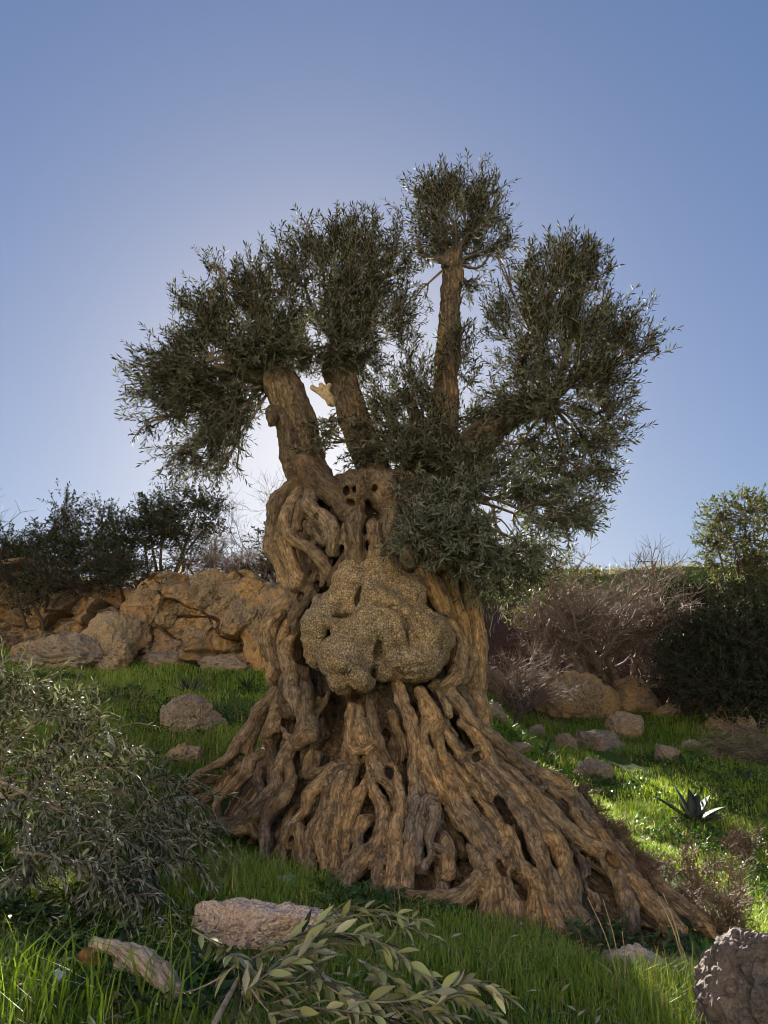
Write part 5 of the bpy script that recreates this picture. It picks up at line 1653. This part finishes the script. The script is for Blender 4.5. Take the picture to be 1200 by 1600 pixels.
# dead leaves and crumbs on the bare earth by the right roots
g = np.random.default_rng(9)
x = g.normal(1.45, .42, 2600); y = g.normal(4.85, .35, 2600)
k = core_sdf(np.stack([x, y, H(x, y) + .02], -1)) > -.02
x, y = x[k], y[k]
b = np.stack([x, y, H(x, y) + .012], -1)
d = norm(g.normal(size=(len(x), 3)) * np.array([1, 1, .3]))
L = g.uniform(.02, .06, len(x))
V, F = leaf_quads(b, d, np.tile([0, 0, 1.0], (len(x), 1)) + g.normal(0, .5, (len(x), 3)), L, L * .4, .3, .1)
M_LITTER = plain_material("dead_leaf_litter", [(0, (0.06, 0.03, 0.018)), (0.6, (0.17, 0.09, 0.05)), (1, (0.34, 0.22, 0.12))], scale=60, bump=0, attr="rnd")
tag(obj("leaf_litter", mesh_from("leaf_litter", V, F, smooth=False, attrs={"rnd": np.repeat(g.random(len(x)), 4)}), M_LITTER), "brown dead leaf litter under the right roots", "leaf litter", kind="stuff")

# fallen olive leaves and bits of straw lying in the grass before the heap and the roots
g = np.random.default_rng(19)
x = np.concatenate([g.normal(-1.2, .7, 1300), g.uniform(-1.6, 1.6, 900)]); y = np.concatenate([g.normal(3.9, .55, 1300), g.uniform(2.5, 5.2, 900)])
b = np.stack([x, y, H(x, y) + g.uniform(.01, .09, len(x))], -1)
d = norm(g.normal(size=(len(x), 3)) * np.array([1, 1, .35]))
L = g.uniform(.03, .07, len(x))
V, F = leaf_quads(b, d, np.tile([0, 0, 1.0], (len(x), 1)) + g.normal(0, .6, (len(x), 3)), L, L * .22, .2, .1)
M_FALLEN = plain_material("fallen_olive_leaves", [(0, (0.10, 0.065, 0.035)), (0.45, (0.22, 0.19, 0.10)), (0.75, (0.33, 0.34, 0.25)), (1, (0.46, 0.43, 0.30))], scale=60, bump=0, attr="rnd")
tag(obj("fallen_leaves", mesh_from("fallen_leaves", V, F, smooth=False, attrs={"rnd": np.repeat(g.random(len(x)), 4)}), M_FALLEN), "dry fallen olive leaves scattered in the front grass", "fallen leaves", kind="stuff")

# ------------------------------------------------------------------ cut olive branches in front
def olive_leaf_mesh(name, L=1.0, W=.21, bend=.14):
    n = 7
    u = np.linspace(0, 1, n)
    w = W * np.array([.10, .62, .95, 1.0, .84, .50, .03])
    V, F = [], []
    for i in range(n):
        z = -bend * (u[i] ** 2) * L
        V += [(u[i] * L, -w[i] / 2, z + w[i] * .16), (u[i] * L, 0, z), (u[i] * L, w[i] / 2, z + w[i] * .16)]
    for i in range(n - 1):
        a, b = i * 3, i * 3 + 3
        F += [(a, b, b + 1, a + 1), (a + 1, b + 1, b + 2, a + 2)]
    return mesh_from(name, np.array(V), np.array(F))


M_CUTLEAF = leaf_material("cut_olive_leaf", (0.30, 0.31, 0.13), (0.44, 0.43, 0.29), rough=.6, trans=.12, spec=.15, vary=.25)
M_CUTLEAF2 = leaf_material("cut_olive_leaf_dark", (0.048, 0.058, 0.030), (0.29, 0.30, 0.23), rough=.6, trans=.1, spec=.15, vary=.4)
M_STEM = plain_material("grey_olive_stem", [(0.3, (0.14, 0.115, 0.085)), (0.7, (0.34, 0.29, 0.22))], scale=50, bump=.3)
for _m in (M_CUTLEAF, M_CUTLEAF2):                # leaves that are objects vary with the object's own random value
    _n, _l = _m.node_tree.nodes, _m.node_tree.links
    oi = _n.new("ShaderNodeObjectInfo")
    for nd in _n:
        if nd.type == 'MAP_RANGE':
            _l.new(oi.outputs["Random"], nd.inputs[0])
LEAFA = [olive_leaf_mesh("leaf", 1, .27 + .02 * i, .06 + .10 * i) for i in range(3)]
for q in LEAFA:
    q.materials.append(M_CUTLEAF)
LEAFB = [olive_leaf_mesh("leaf", 1, .20 + .02 * i, .06 + .10 * i) for i in range(3)]
for q in LEAFB:
    q.materials.append(M_CUTLEAF2)
from mathutils import Matrix


def put_leaf(parent, origin, p, d, up, L, meshes, g):
    d = norm(d); s = norm(np.cross(up, d)); n = np.cross(d, s)
    M = Matrix(((d[0] * L, s[0] * L, n[0] * L, p[0] - origin[0]), (d[1] * L, s[1] * L, n[1] * L, p[1] - origin[1]), (d[2] * L, s[2] * L, n[2] * L, p[2] - origin[2]), (0, 0, 0, 1)))
    o = bpy.data.objects.new("leaf", meshes[int(g.integers(0, len(meshes)))])
    COL.objects.link(o)
    o.parent = parent
    o.matrix_local = M
    return o


def leaf_pairs(P, g, step, L, spread=.8, start=.08):
    """opposite leaves along a stem polyline"""
    seg = np.linalg.norm(np.diff(P, axis=0), axis=1)
    s = np.concatenate([[0], np.cumsum(seg)])
    out = []
    k = 0
    t = s[-1] * start
    while t < s[-1]:
        p = np.array([np.interp(t, s, P[:, q]) for q in range(3)])
        q2 = np.array([np.interp(min(t + .02, s[-1]), s, P[:, q]) for q in range(3)]); q1 = np.array([np.interp(max(t - .02, 0), s, P[:, q]) for q in range(3)])
        T = norm(q2 - q1)
        A = norm(np.cross(T, [0, 0, 1.0])); Bv = np.cross(A, T)
        a = (0.25 if k % 2 == 0 else 1.1) + g.normal(0, .3)
        for sgn in (1, -1):
            o = (A * math.cos(a) + Bv * math.sin(a)) * sgn
            sp = np.clip(spread + g.normal(0, .2), .25, 1.3)
            d = T * math.cos(sp) + o * math.sin(sp) + np.array([0, 0, -.10])
            up = norm(np.cross(d, np.cross([0, 0, 1.0], d)) + g.normal(0, .45, 3))
            out.append((p, norm(d), up, L * g.uniform(.7, 1.1) * (1 - .35 * (t / s[-1]) ** 3)))
        t += step * g.uniform(.8, 1.2)
        k += 1
    out.append((P[-1], norm(P[-1] - P[-2]), np.array([0, 0, 1.0]), L * .8))
    return out


def front_branch():
    g = np.random.default_rng(301)
    st = [([(301, 1453), (342, 1477), (371, 1506), (377, 1552), (371, 1597)], [2.75, 2.7, 2.6, 2.55, 2.5], 1), ([(365, 1512), (430, 1480), (493, 1447), (528, 1424), (575, 1421), (622, 1430), (655, 1438)], [2.6, 2.7, 2.8, 2.9, 2.9, 2.9, 2.85], 1),
          ([(440, 1502), (493, 1465), (552, 1459), (604, 1477), (645, 1506), (692, 1541), (727, 1558), (775, 1590)], [2.6, 2.7, 2.75, 2.7, 2.65, 2.6, 2.55, 2.5], 1), ([(470, 1494), (505, 1535), (546, 1564), (587, 1597)], [2.65, 2.6, 2.55, 2.5], 1),
          ([(540, 1560), (600, 1566), (650, 1560), (695, 1545), (738, 1535), (780, 1552)], [2.55, 2.55, 2.5, 2.5, 2.5, 2.5], 1), ([(375, 1540), (412, 1541), (470, 1535), (517, 1535)], [2.55, 2.6, 2.6, 2.6], 1),
          ([(371, 1506), (400, 1556), (436, 1600)], [2.6, 2.55, 2.5], .2), ([(377, 1552), (420, 1520), (470, 1494), (500, 1478)], [2.5, 2.55, 2.62, 2.68], .8), ([(371, 1506), (340, 1530), (300, 1548), (272, 1552)], [2.6, 2.6, 2.65, 2.7], .15), ([(560, 1500), (600, 1520), (640, 1548), (680, 1590)], [2.66, 2.6, 2.55, 2.5], 1), ([(420, 1585), (480, 1575), (540, 1580), (600, 1590)], [2.48, 2.5, 2.5, 2.48], 1)]
    base = np.array([at(371, 1597, 2.5)[0], 2.5, float(H(at(371, 1597, 2.5)[0], 2.5))])
    t = thing("cut_olive_branch", "cut olive branch with pale green leaves lying in front of the pinkish rock", "branch", base)
    cnt = 0
    spare = []
    st = st + [([(x + g.normal(0, 10) + 14, y + g.normal(0, 8) + 12) for x, y in pts], [y_ + g.normal(0, .03) + .05 for y_ in Y], dens) for pts, Y, dens in st if dens >= .8]
    for pts, Y, dens in st:
        P = catmull([at(px, py, y) for (px, py), y in zip(pts, Y)], 14)
        r = np.linspace(.0042, .0016, 14)
        v, f = tubes([P], [r], 6)
        so = obj("stem", mesh_from("stem", v - base, f), M_STEM, t)
        if dens > .1:
            for (p, d, up, L) in leaf_pairs(P, g, .0275 / dens, .088, .7):
                if cnt < 295:
                    put_leaf(so, base, p, d, up, L, LEAFA if g.random() < .75 else LEAFB, g); cnt += 1
                else:
                    spare.append((p, d, up, L))
    if spare:
        ll = np.array([q[3] for q in spare])
        V, F = leaf_quads(np.array([q[0] for q in spare]), np.array([q[1] for q in spare]), np.array([q[2] for q in spare]), ll, ll * .28, .15, .1)
        o = obj("foliage", mesh_from("foliage", V - base, F, smooth=False), M_CUTLEAF, t)
        o["kind"] = "stuff"
    # the thick end that rests on the ground
    P = catmull([at(372, 1530, 2.58), at(340, 1590, 2.45), np.array([-.52, 2.3, float(H(-.52, 2.3)) + .01])], 8)
    v, f = tubes([P], [np.linspace(.007, .011, 8)], 7)
    obj("stem", mesh_from("stem", v - base, f), M_STEM, t)


front_branch()


def heap_branch(label, stems, seed, Lf, nobj, meshes, mat):
    """stems: list of (pixel points, depths). Every stem throws side shoots with leaf pairs."""
    g = np.random.default_rng(seed)
    p0 = at(*stems[0][0][0], stems[0][1][0])
    base = np.array([p0[0], p0[1], float(H(p0[0], p0[1]))])
    t = thing("cut_olive_branch", label, "branch", base)
    L = []
    paths, radii = [], []
    for pts, Y in stems:
        P = catmull([at(px, py, y) for (px, py), y in zip(pts, np.interp(np.linspace(0, 1, len(pts)), np.linspace(0, 1, len(Y)), Y))], 14)
        gz = H(P[:, 0], P[:, 1]) + .015
        P[:, 2] = np.maximum(P[:, 2], gz)
        v, f = tubes([P], [np.linspace(.012, .004, 14)], 6)
        so = obj("stem", mesh_from("stem", v - base, f), M_STEM, t)
        L += leaf_pairs(P[5:], g, .05, Lf, .8)
        T = norm(np.gradient(P, axis=0))
        for i in range(2, 14):
            for k in range(3):
                d = norm(T[i] * .7 + g.normal(0, .55, 3) + np.array([0, -.15, .05]))
                l_ = g.uniform(.16, .36)
                q = catmull([P[i], P[i] + d * l_ * .5 + np.array([0, 0, .03]), P[i] + d * l_ + np.array([0, 0, -.10 * l_])], 6)
                q[:, 2] = np.maximum(q[:, 2], H(q[:, 0], q[:, 1]) + .02)
                paths.append(q); radii.append(np.linspace(.0035, .0015, 6))
                L += leaf_pairs(q, g, .030, Lf, .75)
    v, f = tubes(paths, radii, 4)
    o = obj("shoots", mesh_from("shoots", v - base, f), M_STEM, t); o["kind"] = "stuff"
    # the leaves that show largest are objects, the rest one part
    key = [np.linalg.norm(l[0] - np.array([0, 0, CAMZ])) / l[3] - .0 for l in L]
    od = np.argsort(key)
    for i in od[:nobj]:
        put_leaf(so, base, *L[i], meshes, g)
    rest = [L[i] for i in od[nobj:]]
    if rest:
        p = np.array([l[0] for l in rest]); d = np.array([l[1] for l in rest]); up = np.array([l[2] for l in rest]); ll = np.array([l[3] for l in rest])
        V, F = leaf_quads(p, d, up, ll, ll * .22, .15, .1)
        o = obj("foliage", mesh_from("foliage", V - base, F, smooth=False, attrs={"rnd": np.repeat(g.random(len(p)), 4)}), M_HEAPLEAF, t)
        o["kind"] = "stuff"


M_HEAPLEAF = leaf_material("heap_olive_leaf", (0.045, 0.053, 0.027), (0.22, 0.225, 0.17), rough=.6, trans=.1, spec=.15, vary=.5)
heap_branch("dark leafy olive branch rising at the edge of the cut heap", [([(-60, 1260), (-20, 1170), (20, 1105), (60, 1085)], [4.6, 4.7]), ([(-60, 1250), (10, 1170), (70, 1120), (110, 1100)], [4.6, 4.6]), ([(-60, 1210), (-10, 1140), (-10, 1095), (20, 1070)], [4.8, 4.8])], 311, .075, 70, LEAFB, None)
heap_branch("dark cut olive branch in the middle of the heap", [([(-40, 1260), (40, 1200), (110, 1160), (160, 1150)], [4.5, 4.5]), ([(-40, 1260), (60, 1230), (140, 1200), (200, 1200)], [4.5, 4.4]), ([(-40, 1290), (40, 1240), (100, 1180), (140, 1130)], [4.6, 4.6])], 312, .072, 70, LEAFB, None)
heap_branch("cut olive branch with silvery leaf undersides hanging to the grass", [([(0, 1220), (80, 1260), (140, 1300), (170, 1340)], [4.4, 4.15]), ([(0, 1240), (40, 1290), (60, 1330), (40, 1370)], [4.3, 4.1]), ([(40, 1240), (120, 1270), (190, 1300), (230, 1350), (215, 1400)], [4.4, 4.3, 4.05])], 313, .075, 80, LEAFB, None)
heap_branch("cut olive branch ending at the left root of the olive", [([(100, 1230), (190, 1240), (260, 1270), (310, 1310)], [4.9, 4.6]), ([(100, 1240), (180, 1270), (240, 1300), (290, 1350)], [4.8, 4.4]), ([(120, 1225), (200, 1225), (260, 1225), (300, 1250)], [5.1, 5.0])], 314, .068, 70, LEAFB, None)
heap_branch("small cut olive twig lying low in the grass under the heap", [([(20, 1330), (90, 1340), (150, 1370), (200, 1400)], [4.1, 3.9])], 315, .070, 60, LEAFB, None)

# --- the cut log
def log():
    M_LOG = bark_material("pale_log_bark", [(0.32, (0.12, 0.098, 0.082)), (0.5, (0.38, 0.325, 0.275)), (0.7, (0.66, 0.60, 0.53))], bump=.8, lichen=.2)
    Yc = 2.95
    pts = [(150, 1478), (180, 1486), (212, 1498), (245, 1522), (272, 1552)]
    P = np.array([at(px, py, y) for (px, py), y in zip(pts, [3.1, 3.05, 3.0, 2.9, 2.82])])
    low = np.array([float(H(p[0], p[1])) + .035 for p in P])
    P[:, 2] = np.maximum(P[:, 2], low)
    v = Vol(P.min(0) - .12, P.max(0) + .12, .007)
    v.strand(P, np.array([.026, .034, .036, .033, .026]), k=.01, wob=.2)
    v.strand(P[:3] + np.array([0, -.03, -.03]), np.array([.02, .018, .01]), k=.01, wob=.3)
    v.ell(P[0] + np.array([.05, -.06, -.045]), (.10, .05, .035), .01, cut=True)
    a, f, off, al = v.skin(noise=((25.0, 0.004), (60., .003)))
    c = P.mean(0); c[2] = float(H(c[0], c[1]))
    t = thing("cut_log", "short pale grey olive log with a split torn end in the grass", "log", c)
    obj("wood", mesh_from("wood", a - c, f, attrs={"flow": off, "along": al, "tone": np.full(len(a), .6)}), M_LOG, t)
    M_TORN = plain_material("torn_orange_wood", [(0.3, (0.16, 0.055, 0.025)), (0.7, (0.42, 0.17, 0.08))], scale=60)
    V, F = rock_verts((.035, .02, .035), 88, 3, 9)
    e = obj("torn_end", mesh_from("torn_end", V, F), M_TORN, t, P[0] - c + np.array([-.012, -.03, -.03]))
    e["label"] = "orange torn wood at the end"


log()

# --- scraps and flowers
def scrap(px, py, size, label, col, seed, name, rough=.3, metal=0.0, dz=.05):
    g = np.random.default_rng(seed)
    n = 9
    u = np.linspace(-1, 1, n)
    X, Y = np.meshgrid(u, u)
    P = np.stack([X, Y, X * 0], -1)
    Z = .55 * fbm(P * 1.7 + seed, 3, seed)
    V = np.stack([X * (1 + .2 * vnoise(P * 2, 3)), Y * .8, Z], -1).reshape(-1, 3) * size / 2
    top = V; bot = V - np.array([0, 0, .002])
    i = (np.arange(n - 1)[:, None] * n + np.arange(n - 1)[None, :])
    F = np.stack([i, i + 1, i + n + 1, i + n], -1).reshape(-1, 4)
    c = hit(px, py)
    m, nd, l = mat_new(name + "_material")
    p = N(nd, "ShaderNodeBsdfPrincipled", Roughness=rough, Metallic=metal)
    t_ = N(nd, "ShaderNodeTexNoise", Scale=60.0, Detail=3.0)
    r = ramp(nd, [(.3, tuple(x * .7 for x in col)), (.7, col)])
    l.new(t_.outputs["Fac"], r.inputs[0]); l.new(r.outputs[0], p.inputs["Base Color"])
    o_ = N(nd, "ShaderNodeOutputMaterial"); l.new(p.outputs[0], o_.inputs[0])
    o = obj(name, mesh_from(name, np.vstack([top, bot]), np.vstack([F, F[:, ::-1] + n * n]), smooth=False), m, None, c + np.array([0, 0, dz]))
    o.rotation_euler = (.5, .1, g.uniform(0, 3))
    tag(o, label, "litter")


scrap(92, 1562, .075, "crumpled white scrap in the bright grass", (.85, .86, .88), 401, "paper_scrap", .25, dz=.07)
scrap(452, 1392, .10, "pale bluish plastic scrap at the foot of the roots", (.36, .47, .46), 402, "plastic_scrap", .3, dz=.05)


def flower(px, py, label, seed):
    c = hit(px, py + 30)
    t = thing("pink_flower", label, "flower", c)
    M_P = plain_material("pink_petal", [(0, (.55, .20, .45)), (1, (.75, .40, .65))], bump=0)
    top = at(px, py, c[1]) - c
    v, f = tubes([catmull([np.zeros(3), top * .5 + np.array([.01, 0, 0]), top], 6)], [np.full(6, .0018)], 4)
    obj("stem", mesh_from("stem", v, f), M_STEMG, t)
    for k in range(5):
        V, F = strap_mesh(.016, .012, .6, lift=.4, n=4)
        o = obj("petal", mesh_from("petal", V, F), M_P, t, top)
        o.rotation_euler = (0, 0, k * 1.2566)


M_STEMG = plain_material("green_stem", [(0, (.05, .09, .02)), (1, (.09, .14, .04))], bump=0)
flower(20, 1528, "small pink flower on a thin stem in the front grass", 1)
flower(33, 1540, "little half-hidden pink flower beside the taller pink one", 2)

# big weed leaves before the last root
g = np.random.default_rng(41)
rosette("mullein_weed", "pale green broad-leaved weed before the last root", "weed", 1100, 1520, M_SQUILL, [(R_(a), .34, .13, l_, .2) for a, l_ in [(100, 1.45), (200, .9), (330, .9), (60, 1.2), (150, 1.1)]], .55, 421)
